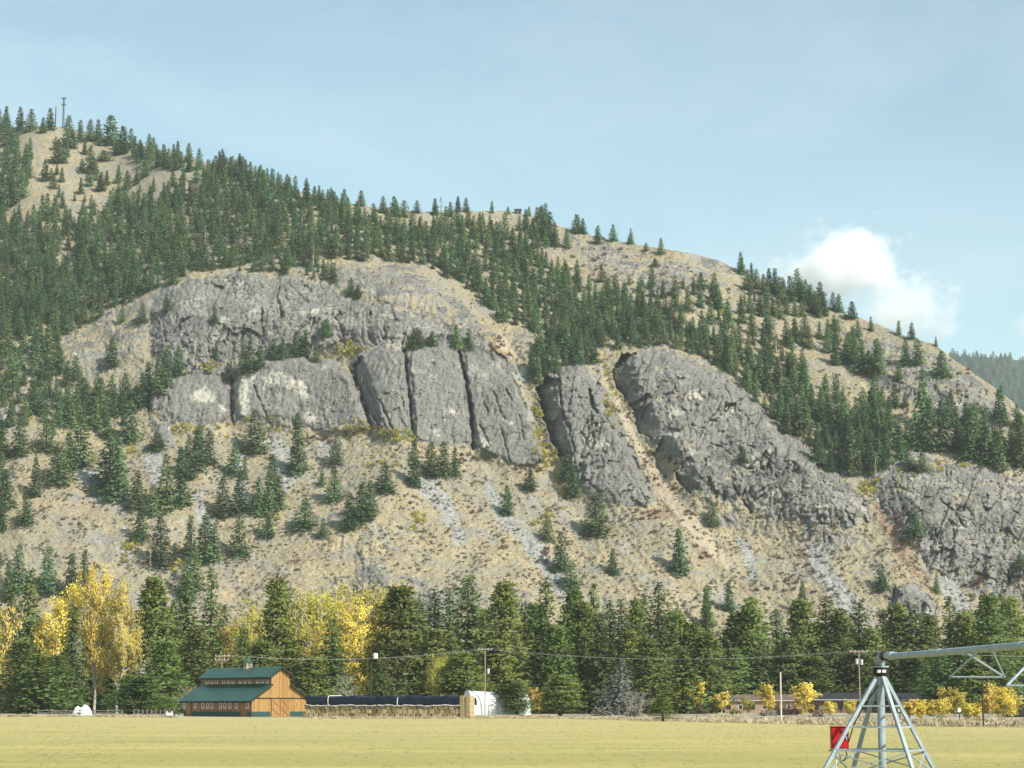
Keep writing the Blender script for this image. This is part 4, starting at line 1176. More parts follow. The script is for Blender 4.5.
def scatter(name, pts, sources, label=None, cat=None):
    """one stuff object: points carrying scale, width and turn, each an instance of a source mesh"""
    me = bpy.data.meshes.new(name)
    me.vertices.add(len(pts))
    me.vertices.foreach_set('co', np.array([p[0] for p in pts], np.float32).ravel())
    for nm, k, ty in (('tall', 1, 'FLOAT'), ('wide', 2, 'FLOAT'), ('turn', 3, 'FLOAT')):
        a = me.attributes.new(nm, ty, 'POINT'); a.data.foreach_set('value', np.array([p[k] for p in pts], np.float32))
    o = link(name, me)
    g = bpy.data.node_groups.new(name, 'GeometryNodeTree')
    g.interface.new_socket('Geometry', in_out='INPUT', socket_type='NodeSocketGeometry')
    g.interface.new_socket('Geometry', in_out='OUTPUT', socket_type='NodeSocketGeometry')
    N = g.nodes; L = g.links
    gi, go = N.new('NodeGroupInput'), N.new('NodeGroupOutput')
    inst = N.new('GeometryNodeInstanceOnPoints')
    join = N.new('GeometryNodeJoinGeometry')
    for s in sources:
        oi = N.new('GeometryNodeObjectInfo'); oi.inputs['Object'].default_value = s; oi.inputs['As Instance'].default_value = True
        oi.transform_space = 'ORIGINAL'
        L.new(oi.outputs['Geometry'], join.inputs[0])
    L.new(gi.outputs[0], inst.inputs['Points']); L.new(join.outputs[0], inst.inputs['Instance'])
    inst.inputs['Pick Instance'].default_value = True

    def na(n):
        x = N.new('GeometryNodeInputNamedAttribute'); x.data_type = 'FLOAT'; x.inputs['Name'].default_value = n
        return x.outputs['Attribute']
    cx = N.new('ShaderNodeCombineXYZ'); L.new(na('wide'), cx.inputs[0]); L.new(na('wide'), cx.inputs[1]); L.new(na('tall'), cx.inputs[2])
    rx = N.new('ShaderNodeCombineXYZ'); L.new(na('turn'), rx.inputs[2])
    L.new(cx.outputs[0], inst.inputs['Scale']); L.new(rx.outputs[0], inst.inputs['Rotation'])
    rv = N.new('FunctionNodeRandomValue'); rv.data_type = 'INT'
    rv.inputs[4].default_value = 0; rv.inputs[5].default_value = max(len(sources) - 1, 0)
    L.new(rv.outputs[2], inst.inputs['Instance Index'])
    L.new(inst.outputs[0], go.inputs[0])
    md = o.modifiers.new('scatter', 'NODES'); md.node_group = g
    return tag(o, label, cat, kind='stuff')


src = []
seen = set()
for o in hill_objs:
    if o.data.name not in seen:
        seen.add(o.data.name); src.append(o)
wd = {o.data.name: [k for k in HILLS if k.joined is o.data][0].w for o in src}
mw = sum(wd.values()) / len(wd)
pts = []
for x, top, base, w in [s for s in stand if id(s) not in ind]:
    p = hill(x, base); h = (base - top) / ppm(p.y)
    p.z -= .3
    pts.append((tuple(p), h, w * 1.1 / ppm(p.y) / mw, rnd.uniform(0, 6.28)))
scatter('mountain_forest', pts, src, 'dense dark conifer wood covering the upper mountainside', 'forest')
pts = []
n_, m_, _ = FH.shape
for i in range(2600):
    a, b = rnd.uniform(n_ * .35, n_ - 6.5), rnd.uniform(18, 75)
    i0, j0 = int(a), int(b); u, v = a - i0, b - j0
    p = (FH[i0, j0] * (1 - u) * (1 - v) + FH[i0 + 1, j0] * u * (1 - v) + FH[i0, j0 + 1] * (1 - u) * v + FH[i0 + 1, j0 + 1] * u * v)
    h = rnd.uniform(16, 30)
    pts.append((tuple(p), h, h * .5 / mw, rnd.uniform(0, 6.28)))
scatter('distant_forest', pts, src, 'hazy blue-green conifer wood on the distant hill at the right', 'forest')

# ---- sage and autumn shrubs over the open slopes (stuff), bigger coloured bushes as their own masses
def bushes(name, label, mat, places, seeds=(1, 2, 3), flat=.8, n=40, ls=.28):
    srcs = []
    for s in seeds:
        me = shrub_mesh(s, n, ls, mat, flat)
        p, h, w, r = places[len(srcs)]
        o = link('shrub', me, None, p); o.scale = (w, w, h); o.rotation_euler = (0, 0, r)
        srcs.append(o)
    return srcs


def shrub_points(n, accept, lo, hi):
    out = []
    while len(out) < n:
        x = rnd.uniform(-120, 1140); y = rnd.uniform(200, 640)
        if y < np.interp(x, SKY[:, 0], SKY[:, 1]) + 4: continue
        a = accept(x, y)
        if rnd.random() > a: continue
        p = hill(x, y); s = rnd.uniform(lo, hi) * rnd.uniform(.7, 1)
        out.append((tuple(p), s, s * rnd.uniform(.9, 1.7), rnd.uniform(0, 6.28)))
    return out


def acc_sage(x, y):
    k = float(bil(rockm, x, y)); low = 1 if y > 400 else .45
    c = float(fbm(np.array([x / 30.]), np.array([y / 22.]), 97, 2)[0])
    return max(0, (1 - k * 1.05)) * low * np.clip(.45 + c * 1.6, 0, 1)


def stuff_shrubs(name, label, cat, mat, pts, seeds, flat, n, ls):
    """three source bushes, kept as plain shrubs of the scene, and the scattered mass"""
    srcs = []
    for s in seeds:
        me = shrub_mesh(s, n, ls, mat, flat)
        o = bpy.data.objects.new('shrub_source', me)
        srcs.append(o)
    return scatter(name, pts, srcs, label, cat)


stuff_shrubs('sagebrush', 'grey-brown sagebrush dotted over the dry slopes', 'shrubs', M['sage'], shrub_points(11500, acc_sage, .6, 1.7), (1, 2, 3), .8, 34, .34)


def stone(seed):
    r = random.Random(seed); b = MB(); nu, nv = 7, 4
    rr = [[r.uniform(.65, 1.1) for i in range(nu)] for j in range(nv + 1)]
    for j in range(nv + 1):
        for i in range(nu):
            th = math.pi * j / nv; a = 6.2832 * i / nu; q = rr[j][i if 0 < j < nv else 0] * .5
            b.v.append((math.sin(th) * math.cos(a) * q, math.sin(th) * math.sin(a) * q, math.cos(th) * q * .75 + .2))
    for j in range(nv):
        for i in range(nu):
            k = (i + 1) % nu; b.f.append((j * nu + i, (j + 1) * nu + i, (j + 1) * nu + k, j * nu + k)); b.m.append(0)
    return b.mesh('stone', [M['stone']])


M['stone'] = plain('slope stones', (0.30, 0.285, 0.25), (0.17, 0.162, 0.145), 1.2, .95)


def acc_stone(x, y):
    c = float(fbm(np.array([x / 24. + 9]), np.array([y / 40.]), 197, 3)[0])
    return np.clip(.15 + float(bil(screem, x, y)) * .9 + c * 1.1 + float(bil(rockm, x, y)) * .25, 0, 1) * (1 if y > 380 else .5)


scatter('scree_stones', shrub_points(6500, acc_stone, .35, 1.25), [bpy.data.objects.new('stone_source', stone(k)) for k in (1, 2, 3)], 'grey stones and rubble strewn over the open slopes', 'stones')


def near(cx, cy, rx, ry):
    return lambda: (rnd.gauss(cx, rx), rnd.gauss(cy, ry))


def shrubs_at(spec, lo, hi):
    out = []
    for (cx, cy, rx, ry, n) in spec:
        for i in range(n):
            x, y = rnd.gauss(cx, rx), rnd.gauss(cy, ry)
            p = hill(x, y); s = rnd.uniform(lo, hi)
            out.append((tuple(p), s, s * rnd.uniform(.9, 1.5), rnd.uniform(0, 6.28)))
    return out


YEL = [(352, 352, 8, 3, 12), (206, 367, 5, 3, 8), (395, 436, 14, 4, 20), (360, 430, 12, 4, 18), (408, 463, 10, 6, 14), (538, 425, 3, 18, 20), (548, 462, 4, 6, 12), (565, 487, 5, 8, 14), (610, 400, 4, 16, 12), (418, 519, 4, 4, 8), (865, 490, 6, 4, 12), (127, 450, 4, 5, 8), (94, 458, 2, 3, 4), (130, 548, 6, 6, 10), (178, 560, 8, 6, 12), (270, 520, 6, 6, 6), (916, 545, 3, 3, 4), (545, 520, 6, 8, 8), (5, 375, 3, 6, 5), (450, 248, 2, 4, 4), (723, 312, 2, 2, 3), (600, 358, 3, 4, 5), (925, 470, 20, 6, 8), (30, 420, 30, 15, 8), (250, 430, 30, 8, 14), (190, 430, 10, 3, 8)]
stuff_shrubs('yellow_shrubs', 'yellow and ochre autumn shrubs at the cliff feet and gullies', 'shrubs', M['lime'], shrubs_at([(a, b, c, d, int(n * 1.7)) for a, b, c, d, n in YEL], 1.5, 3.6), (5, 6), .9, 46, .28)
RED = [(463, 462, 3, 4, 8), (530, 470, 10, 3, 14), (645, 515, 10, 3, 14), (905, 545, 12, 16, 22), (892, 520, 6, 10, 12), (700, 555, 8, 8, 10), (320, 440, 10, 4, 10), (545, 555, 5, 8, 12), (590, 535, 6, 2, 6), (655, 290, 20, 12, 30), (600, 265, 22, 10, 30), (690, 280, 20, 10, 20), (930, 380, 25, 15, 24), (690, 515, 5, 5, 8), (805, 585, 25, 8, 14), (810, 545, 15, 15, 14), (980, 582, 8, 5, 8), (430, 500, 30, 20, 14), (500, 347, 6, 4, 8), (830, 560, 12, 14, 12), (60, 520, 40, 18, 12), (640, 470, 8, 20, 10), (665, 490, 8, 16, 14)]
stuff_shrubs('rusty_shrubs', 'rust-brown autumn shrubs in the gullies and on scree', 'shrubs', M['redbrown'], shrubs_at(RED, 1.4, 3.0), (8, 9), .8, 46, .26)
pts = []
for i in range(1300):
    x = rnd.uniform(-90, 1110); Y = rnd.uniform(525, 690)
    if (712 < x < 948 or x > 1000) and Y < 600: continue
    s = rnd.uniform(2.5, 8.0)
    pts.append(((kx(x, 705) * Y, Y, 0), s, s * rnd.uniform(.7, 1.1), rnd.uniform(0, 6.28)))
stuff_shrubs('undergrowth', 'dark saplings and undergrowth filling the treeline', 'undergrowth', M['fir'], pts, (15, 16, 17), 1.1, 150, .16)
# dry weeds along the field's far edge
pts = []
for i in range(2600):
    x = rnd.uniform(-60, 1090)
    e = np.interp(x, [a for a, b in FIELD_EDGE], [b for a, b in FIELD_EDGE])
    y = e - abs(rnd.gauss(0, 1.0 if x < 640 else 2.6)) + .3
    if 178 < x < 312 or y < 711: continue
    p = gr(x, y); s = rnd.uniform(.22, .75) * (1.0 if x > 700 else .6)
    pts.append((tuple(p), s, s * rnd.uniform(1, 2.4), rnd.uniform(0, 6.28)))
WEEDS = pts

M['fieldgrass'] = leaf_mat('field grass', (0.30, 0.26, 0.085), (0.50, 0.43, 0.17), 0.35, 0.08)


def tuft(seed, mat='fieldgrass', n=26, wid=.10):
    r = random.Random(seed); b = MB(); b.out = lambda p: Vector((0.15, -0.25, 1)).normalized()
    for k in range(n):
        p = Vector((r.gauss(0, .5), r.gauss(0, .5), 0)); d = Vector((r.gauss(0, .5), r.gauss(0, .5), 1)).normalized()
        kite(b, p, d, Vector((r.gauss(0, 1), r.gauss(0, 1), 0)).normalized(), r.uniform(.5, 1.1), wid)
    return b.mesh('tuft', [M['bark'], M[mat]])


pts = []
for i in range(15000):
    py = 703 + 62 / (rnd.random() ** .8 * 2.6 + .92)
    if py > 769: continue
    px = rnd.uniform(-60, 1084)
    if py > np.interp(px, [a for a, b in FIELD_EDGE], [b for a, b in FIELD_EDGE]):
        p = gr(px, py, .016)
        k = float(fbm(np.array([p.x / 9.]), np.array([p.y / 14.]), 99, 3)[0])
        if rnd.random() > .5 + k: continue
        s = rnd.uniform(.03, .06)
        pts.append((tuple(p), s, s * rnd.uniform(1.5, 3), rnd.uniform(0, 6.28)))
tufts = [bpy.data.objects.new('tuft_source', tuft(s)) for s in (1, 2, 3)]
weeds = [bpy.data.objects.new('tuft_source', tuft(s, 'weed', 44, .13)) for s in (4, 5, 6)]
scatter('dry_weeds', WEEDS, weeds, 'straw and brown dry weeds along the far edge of the hay field', 'weeds')
scatter('field_grass', pts, tufts, 'short yellow-green grass tufts over the hay field', 'grass')

# ------------------------------------------------------------------ built things: materials
M['steel'] = plain('galvanised steel', (0.33, 0.39, 0.43), (0.24, 0.29, 0.33), 2.5, 0.55, 0.0, bump=.05)
def stained(m):
    t = m.node_tree; b = t.nodes['Principled BSDF']; src = b.inputs['Base Color'].links[0].from_socket
    nz = t.nodes.new('ShaderNodeTexNoise'); nz.inputs['Scale'].default_value = 6; nz.inputs['Detail'].default_value = 6; nz.inputs['Roughness'].default_value = .75
    tc = t.nodes.new('ShaderNodeTexCoord'); t.links.new(tc.outputs['Object'], nz.inputs['Vector'])
    mr = t.nodes.new('ShaderNodeMapRange'); mr.inputs[1].default_value = .56; mr.inputs[2].default_value = .72; mr.inputs[4].default_value = .75; t.links.new(nz.outputs[0], mr.inputs[0])
    mx = t.nodes.new('ShaderNodeMix'); mx.data_type = 'RGBA'; t.links.new(mr.outputs[0], mx.inputs[0]); t.links.new(src, mx.inputs[6]); mx.inputs[7].default_value = (.20, .19, .17, 1)
    t.links.new(mx.outputs[2], b.inputs['Base Color'])


stained(M['steel'])
M['black'] = plain('black rubber', (0.02, 0.02, 0.022), (0.012, 0.012, 0.013), 5, .5)
M['redbox'] = plain('red paint', (0.42, 0.012, 0.018), (0.34, 0.01, 0.014), 3, .4)
M['white'] = plain('white paint', (0.78, 0.77, 0.74), (0.66, 0.65, 0.62), 3, .5)
M['whitefab'] = plain('white sheeting', (0.82, 0.83, 0.84), (0.70, 0.71, 0.72), 1.2, .45)
M['polewood'] = plain('weathered pole wood', (0.34, 0.27, 0.21), (0.22, 0.17, 0.13), 4, .85, stretch=(1, 1, .1))
M['darkpole'] = plain('dark pole wood', (0.055, 0.045, 0.038), (0.035, 0.03, 0.025), 4, .85, stretch=(1, 1, .1))
M['greywood'] = plain('grey fence wood', (0.25, 0.22, 0.19), (0.16, 0.14, 0.12), 5, .85)
M['darktrim'] = plain('dark trim', (0.022, 0.028, 0.03), (0.015, 0.02, 0.02), 4, .6)
M['glass'] = plain('dark window glass', (0.03, 0.035, 0.04), (0.02, 0.025, 0.03), 2, .12)
M['navy'] = plain('dark navy tarp', (0.012, 0.019, 0.034), (0.006, 0.009, 0.016), 1.6, .5, bump=.6)
M['rope'] = plain('white strap', (0.78, 0.76, 0.72), (0.62, 0.60, 0.57), 4, .7)
M['palepole'] = plain('bleached pole', (0.62, 0.57, 0.48), (0.48, 0.43, 0.36), 4, .8, stretch=(1, 1, .1))
M['grey'] = plain('grey metal can', (0.50, 0.50, 0.49), (0.42, 0.42, 0.41), 3, .5)
M['wire'] = plain('wire', (0.42, 0.42, 0.40), (0.36, 0.36, 0.35), 3, .5)
M['darkroof'] = plain('dark roofing', (0.035, 0.034, 0.036), (0.022, 0.021, 0.022), 3, .7)
M['brownwall'] = plain('brown wall', (0.20, 0.13, 0.09), (0.13, 0.085, 0.06), 2, .8, stretch=(3, 3, .4))


def siding(name, c1, c2, rot=0, boards=3.2):
    """vertical wooden boards with seams, knots and run marks"""
    t = NT(name, .6)
    mp = t.map(t.obj, (boards, boards, .25))
    sep = t.n('ShaderNodeSeparateXYZ'); t.put(sep.inputs[0], t.map(t.obj, (boards, boards, 1)))
    u = t.math('ADD', sep.outputs[0], sep.outputs[1])
    wn_ = t.n('ShaderNodeTexWhiteNoise', noise_dimensions='1D'); t.put(wn_.inputs['W'], t.math('FLOOR', u))
    c = t.mix(wn_.outputs['Value'], c1, c2)
    c = t.mix(t.ramp(t.noise(mp, 3, 4, .6), .45, .75), c, tuple(x * .6 for x in c1))
    fr = t.math('FRACT', u)
    seam = t.math('LESS_THAN', fr, .07)
    c = t.mix(seam, c, tuple(x * .45 for x in c1))
    t.color(c).bump(t.math('MULTIPLY', seam, -1.0), .5, .02)
    return t.m


M['honey'] = siding('honey board siding', (0.28, 0.155, 0.052), (0.45, 0.275, 0.098))
M['rustwood'] = siding('reddish board siding', (0.27, 0.115, 0.05), (0.37, 0.175, 0.08))
M['greenpanel'] = siding('dark green panel', (0.025, 0.065, 0.06), (0.032, 0.08, 0.072))


def metal_roof():
    t = NT('green metal roof', .38)
    sep = t.n('ShaderNodeSeparateXYZ'); t.put(sep.inputs[0], t.obj)
    fr = t.math('FRACT', t.math('MULTIPLY', sep.outputs[1], 2.2))
    rib = t.math('LESS_THAN', fr, .12)
    c = t.mix(t.ramp(t.noise(t.map(t.obj, (1, .3, 1)), .8, 4), .35, .65), (0.017, 0.062, 0.044), (0.026, 0.084, 0.060))
    t.color(c).bump(rib, .5, .04)
    t.b.inputs['Specular IOR Level'].default_value = .5
    return t.m


M['roof'] = metal_roof()

# ------------------------------------------------------------------ the barn
def barn():
    al = R_(37)
    o0 = gr(251.6, 716.9)
    root = empty('barn', o0, al, 'honey-wood barn with green metal monitor roof at the far edge of the field', 'barn')
    Wd, Ln = 12.0, 25.6
    x0, x1 = 4.05, 7.95                 # monitor bay
    he, hm, hu, hr = 3.25, 5.85, 7.65, 9.0
    # lower walls with the stepped gable
    b = MB()
    prof = [(0, 0), (Wd, 0), (Wd, he), (x1, hm), (x1, hu), (6, hr - .12), (x0, hu), (x0, hm), (0, he)]
    n = len(prof)
    b.v += [(x, 0, z) for x, z in prof] + [(x, Ln, z) for x, z in prof]
    b.f.append(tuple(range(n))); b.m.append(0)
    b.f.append(tuple(reversed(range(n, 2 * n)))); b.m.append(0)
    for i, mi in ((1, 1), (3, 1), (6, 1), (8, 1), (2, 1), (4, 1), (5, 1), (7, 1), (0, 1)):
        j = (i + 1) % n
        b.f.append((j, i, n + i, n + j)); b.m.append(mi)
    b.build('wall', [M['honey'], M['rustwood']], root)
    # green skirting panels, a board's thickness proud
    b = MB()
    for ya, yb in ((.05, 1.6), (4.0, 22.2), (24.6, 25.5)):
        b.box(-.04, -.003, ya, yb, 0.02, .95)
    b.build('skirting_panel', M['greenpanel'], root)
    b = MB()
    b.box(.05, 3.9, -.04, -.003, .02, .95); b.box(8.1, 11.95, -.04, -.003, .02, .95)
    b.build('skirting_panel', M['greenpanel'], root)

    def slab(pa, pb, ya, yb, th):
        """roof sheet from pa to pb (x,z), thickness upward"""
        b = MB()
        dx, dz = pb[0] - pa[0], pb[1] - pa[1]; l = math.hypot(dx, dz); nx, nz = -dz / l, dx / l
        if nz < 0: nx, nz = -nx, -nz
        q = [pa, pb, (pb[0] + nx * th, pb[1] + nz * th), (pa[0] + nx * th, pa[1] + nz * th)]
        if dx < 0: q = [q[1], q[0], q[3], q[2]]
        b.prism(q, ya, yb)
        return b
    sl = (hm - he) / x0
    slab((-.75, he - .75 * sl + .05), (x0 - .003, hm + .05), -.55, Ln + .5, .12).build('roof', M['roof'], root)
    slab((Wd + .75, he - .75 * sl + .05), (x1 + .003, hm + .05), -.55, Ln + .5, .12).build('roof', M['roof'], root)
    su = (hr - hu) / (6 - x0)
    b = slab((x0 - .8, hu - .8 * su + .05), (6, hr + .05), -.6, Ln + .5, .12)
    b2 = slab((x1 + .8, hu - .8 * su + .05), (6, hr + .05), -.6, Ln + .5, .12)
    b2.v = [(x + (.002 if abs(x - 6) < .2 else 0), y, z) for x, y, z in b2.v]
    k = len(b.v); b.v += b2.v; b.f += [tuple(i + k for i in f) for f in b2.f]; b.m += b2.m
    b.build('upper_roof', M['roof'], root)
    # dark barge boards on the front gable and fascias under the eaves
    b = MB()
    yy = -.58
    b.beam((-.8, yy, he - .8 * sl), (x0, yy, hm - .02), .07, .26); b.beam((Wd + .8, yy, he - .8 * sl), (x1, yy, hm - .02), .07, .26)
    b.beam((x0 - .85, yy - .05, hu - .85 * su), (6, yy - .05, hr), .07, .28); b.beam((x1 + .85, yy - .052, hu - .85 * su), (6, yy - .052, hr), .07, .28)
    b.box(-.80, -.74, -.5, Ln + .45, he - .75 * sl - .30, he - .75 * sl + .04)
    b.box(x0 - .86, x0 - .80, -.5, Ln + .45, hu - .8 * su - .28, hu - .8 * su + .04)
    b.box(0.0, Wd, -.09, -.045, he + .02, he + .2)
    b.build('trim', M['darktrim'], root)
    # doors of the gable: two sliding leaves with crossed boards
    for s in (0, 1):
        xa = x0 + .05 + s * 1.95; xb = xa + 1.9
        b = MB(); b.box(xa, xb, -.12, -.045, .05, 3.2)
        d = b.build('door', M['honey'], root)
        f = MB(); x_ = MB()
        f.box(xa, xa + .16, -.16, -.122, .05, 3.2); f.box(xb - .16, xb, -.16, -.122, .05, 3.2)
        f.box(xa + .16, xb - .16, -.158, -.122, .05, .25); f.box(xa + .16, xb - .16, -.158, -.122, 3.0, 3.2); f.box(xa + .16, xb - .16, -.158, -.122, 1.55, 1.72)
        for z0_, z1_ in ((.25, 1.55), (1.72, 3.0)):
            x_.beam((xa + .16, -.165, z0_), (xb - .16, -.165, z1_), .03, .09); x_.beam((xa + .16, -.19, z1_), (xb - .16, -.19, z0_), .03, .09)
        f.build('door_frame', M['honey'], d); x_.build('cross_brace', M['rustwood'], d)
    # small stable doors on the long side
    for yc in (2.8, 23.4):
        b = MB(); b.box(-.10, -.045, yc - .75, yc + .75, .05, 2.45)
        d = b.build('door', M['rustwood'], root)
        f = MB()
        for ya in (yc - .75, yc + .63): f.box(-.14, -.102, ya, ya + .12, .05, 2.45)
        for z_ in (.05, 1.2, 2.33): f.box(-.138, -.102, yc - .63, yc + .63, z_, z_ + .12)
        f.beam((-.15, yc - .62, .17), (-.15, yc + .62, 1.2), .03, .1); f.beam((-.17, yc + .62, .17), (-.17, yc - .62, 1.2), .03, .1)
        f.build('cross_brace', M['honey'], d)

    def window(px_, xf, z, s=.62, yc=None):
        # px on the long face -> distance along it
        kk = kx(px_, 706); y = yc if yc is not None else (o0.x - kk * o0.y) / (kk * math.cos(al) + math.sin(al))
        b = MB()
        h = s / 2; w = .16
        for a in ((-h, h, h - w, h), (-h, h, -h, -h + w), (-h, -h + w, -h + w, h - w), (h - w, h, -h + w, h - w)):
            b.box(xf - .07, xf - .004, y + a[0], y + a[1], z + a[2], z + a[3])
        b.box(xf - .06, xf - .01, y - .02, y + .02, z - h + w, z + h - w)
        fr = b.build('window', M['white'], root)
        p = MB(); p.box(xf - .03, xf - .005, y - h + w, y + h - w, z - h + w, z + h - w)
        p.build('pane', M['glass'], fr)
    for px_ in (184.4, 195.7, 203, 207.7, 212, 220.6, 225, 230, 236.4, 247.6):
        window(px_, 0, 2.0, 1.0)
    for q in range(4):
        for e in range(3):
            window(0, x0, 6.6, 1.0, 1.4 + q * 6.3 + e * 1.75)
    # cupola on the ridge
    yc = 12.0; cz = hr - .25
    b = MB(); b.box(6 - .62, 6 + .62, yc - .62, yc + .62, cz, hr + 1.05)
    cu = b.build('cupola', plain('pale louvre wood', (.46, .40, .30), (.34, .29, .22), 3, .7), root)
    b = MB()
    for k in range(4):
        z_ = hr + .3 + k * .17
        b.box(6 - .665, 6 - .622, yc - .45, yc + .45, z_, z_ + .07); b.box(6 - .45, 6 + .45, yc - .665, yc - .622, z_, z_ + .07)
    b.build('louver', M['darktrim'], cu)
    b = MB(); z_ = hr + 1.055; e = .85
    n = len(b.v)
    ring = [(6 - e, yc - e), (6 + e, yc - e), (6 + e, yc + e), (6 - e, yc + e)]
    b.v += [(x, y, z_) for x, y in ring] + [(6 + (x - 6) * .35, yc + (y - yc) * .35, z_ + .42) for x, y in ring] + [(6, yc, z_ + .95)]
    b.f.append((3, 2, 1, 0)); b.m.append(0)
    for i in range(4):
        j = (i + 1) % 4
        b.f.append((i, j, j + 4, i + 4)); b.m.append(0); b.f.append((i + 4, j + 4, 8)); b.m.append(0)
    b.build('cupola_roof', M['roof'], cu)


barn()

# ------------------------------------------------------------------ hay stack under tarps
def hay_mat():
    t = NT('baled hay', .95)
    c = t.mix(t.ramp(t.noise(t.map(t.obj, (3, 3, 9)), 2.0, 5, .7), .35, .65), (0.30, 0.22, 0.115), (0.52, 0.41, 0.235))
    oi = t.n('ShaderNodeObjectInfo')
    hs = t.n('ShaderNodeHueSaturation'); t.put(hs.inputs['Value'], t.ramp(oi.outputs['Random'], 0, 1, .55, 1.25)); t.put(hs.inputs['Color'], c)
    t.color(hs.outputs[0]).bump(t.noise(t.map(t.obj, (2, 2, 8)), 5, 4, .7), 1, .06)
    return t.m


M['hay'] = hay_mat()
M['palehay'] = plain('pale straw', (0.46, 0.36, 0.20), (0.32, 0.245, 0.13), 4, .95, stretch=(1, 1, 3), bump=.6)


def bale_mesh(L, D, Hh, mat, seed):
    r = random.Random(seed); b = MB()
    nx, nz = 6, 4
    # rounded, slightly lumpy block
    def pt(i, j, k):
        x, y, z = (i / nx - .5) * L, (j / 2 - .5) * D, k / nz * Hh
        cx = 1 - .06 * (abs(2 * i / nx - 1) ** 6 + abs(j - 1) ** 6)
        z2 = Hh / 2 + (z - Hh / 2) * (1 - .05 * abs(2 * i / nx - 1) ** 6)
        return (x * cx + r.gauss(0, .008), y * (1 - .05 * abs(2 * i / nx - 1) ** 6) + r.gauss(0, .012), z2 + r.gauss(0, .008))
    ids = {}
    for i in range(nx + 1):
        for j in range(3):
            for k in range(nz + 1):
                if i in (0, nx) or j in (0, 2) or k in (0, nz):
                    ids[i, j, k] = len(b.v); b.v.append(pt(i, j, k))

    def q(a, b_, c, d): b.f.append((ids[a], ids[b_], ids[c], ids[d])); b.m.append(0)
    for i in range(nx):
        for k in range(nz):
            q((i, 0, k), (i + 1, 0, k), (i + 1, 0, k + 1), (i, 0, k + 1)); q((i + 1, 2, k), (i, 2, k), (i, 2, k + 1), (i + 1, 2, k + 1))
        for j in range(2):
            q((i, j, nz), (i + 1, j, nz), (i + 1, j + 1, nz), (i, j + 1, nz)); q((i, j + 1, 0), (i + 1, j + 1, 0), (i + 1, j, 0), (i, j, 0))
    for j in range(2):
        for k in range(nz):
            q((nx, j, k), (nx, j + 1, k), (nx, j + 1, k + 1), (nx, j, k + 1)); q((0, j + 1, k), (0, j, k), (0, j, k + 1), (0, j + 1, k + 1))
    return b.mesh('hay_bale', mat)


HAY0, HAY1 = gr(306, 717.6), gr(461, 718.2)
hd = (HAY1 - HAY0); HL = hd.length; hd.normalize(); hrz = math.atan2(hd.y, hd.x)
NC = 30; BL = HL / NC; BH = .74
bm = [bale_mesh(BL * .98, 1.3, BH, M['hay'], s) for s in (1, 2, 3)]
rows = ['bottom row', 'middle row', 'top row']
for rw in range(3):
    for c in range(NC):
        p = HAY0 + hd * ((c + .5 + (-.25, .22, -.05)[rw]) * BL + rnd.gauss(0, .04)) + Vector((0, .65 + rnd.gauss(0, .07), rw * BH))
        o = link('hay_bale', bm[rnd.randrange(3)], None, p)
        o.rotation_euler = (0, 0, hrz + rnd.gauss(0, .025))
        tag(o, 'tan hay bale, %s from the barn in the %s of the long stack' % (ORD[c], rows[rw]), 'hay bale', 'hay bales of the long stack')
pb = bale_mesh(1.05, 1.6, .92, M['palehay'], 9)
for c in range(2):
    for k in range(4):
        if c == 0 and k == 3: pass
        p = HAY1 + hd * (.62 + c * 1.08) + Vector((0, .6, k * .92))
        o = link('hay_bale', pb, None, p); o.rotation_euler = (0, 0, hrz + rnd.gauss(0, .03))
        tag(o, 'pale straw bale in the %s column at the right stack end, %s from ground' % (('inner', 'outer')[c], ORD[k]), 'hay bale', 'pale bales at the right end')


def tarp(s0, s1, label, seed):
    """dark sheet draped over the upper bales, open underneath, with thickness of the load it covers"""
    n = max(10, int((s1 - s0) / .5)); r = random.Random(seed)
    prof = [(-.16, 2.12), (-.22, 2.5), (-.2, 2.95), (-.1, 3.38), (.25, 3.58), (3.8, 3.62), (5.0, 3.4), (5.3, 2.9), (5.3, 2.1)]
    V = []
    for i in range(n + 1):
        s = s0 + (s1 - s0) * i / n
        sag = .10 * math.sin(i * 1.3 + seed) + .09 * math.sin(i * .45 + seed * 2)
        for k, (y, z) in enumerate(prof):
            zz = z + sag * (.6 + .1 * k if k < 6 else .3) + r.gauss(0, .025)
            p = HAY0 + hd * s + Vector((-hd.y * y, hd.x * y, 0)); V.append((p.x, p.y + r.gauss(0, .03) + .10 * math.sin(i * 2.1 + k), zz))
    b = MB(); m = len(prof); b.v = V
    for i in range(n):
        for k in range(m - 1):
            a = i * m + k
            b.f.append((a, a + m, a + m + 1, a + 1)); b.m.append(0)
    b.f.append(tuple(range(m))); b.m.append(0); b.f.append(tuple(reversed(range(n * m, n * m + m)))); b.m.append(0)
    o = b.build('tarp', M['navy'], smooth=True)
    tag(o, label, 'tarp', 'dark blue tarps over the hay')
    st = MB()
    st.tube([Vector(V[i * m]) + Vector((0, -.05, -.03)) for i in range(n + 1)], .075, 5)
    st.build('hem_rope', M['rope'], o)
    st = MB()
    st.tube([Vector(V[n * m + k]) + Vector((0, -.06, .03)) for k in range(6)], .07, 5)
    st.build('strap', M['rope'], o)
    return o


tarp(0.1, HL * .150, 'short dark blue tarp over hay, next to the barn', 1)
tarp(HL * .152, HL * .602, 'long dark blue tarp over the middle of the hay stack', 2)
tarp(HL * .604, HL * 1.0, 'dark blue tarp over the right end of the hay stack', 3)

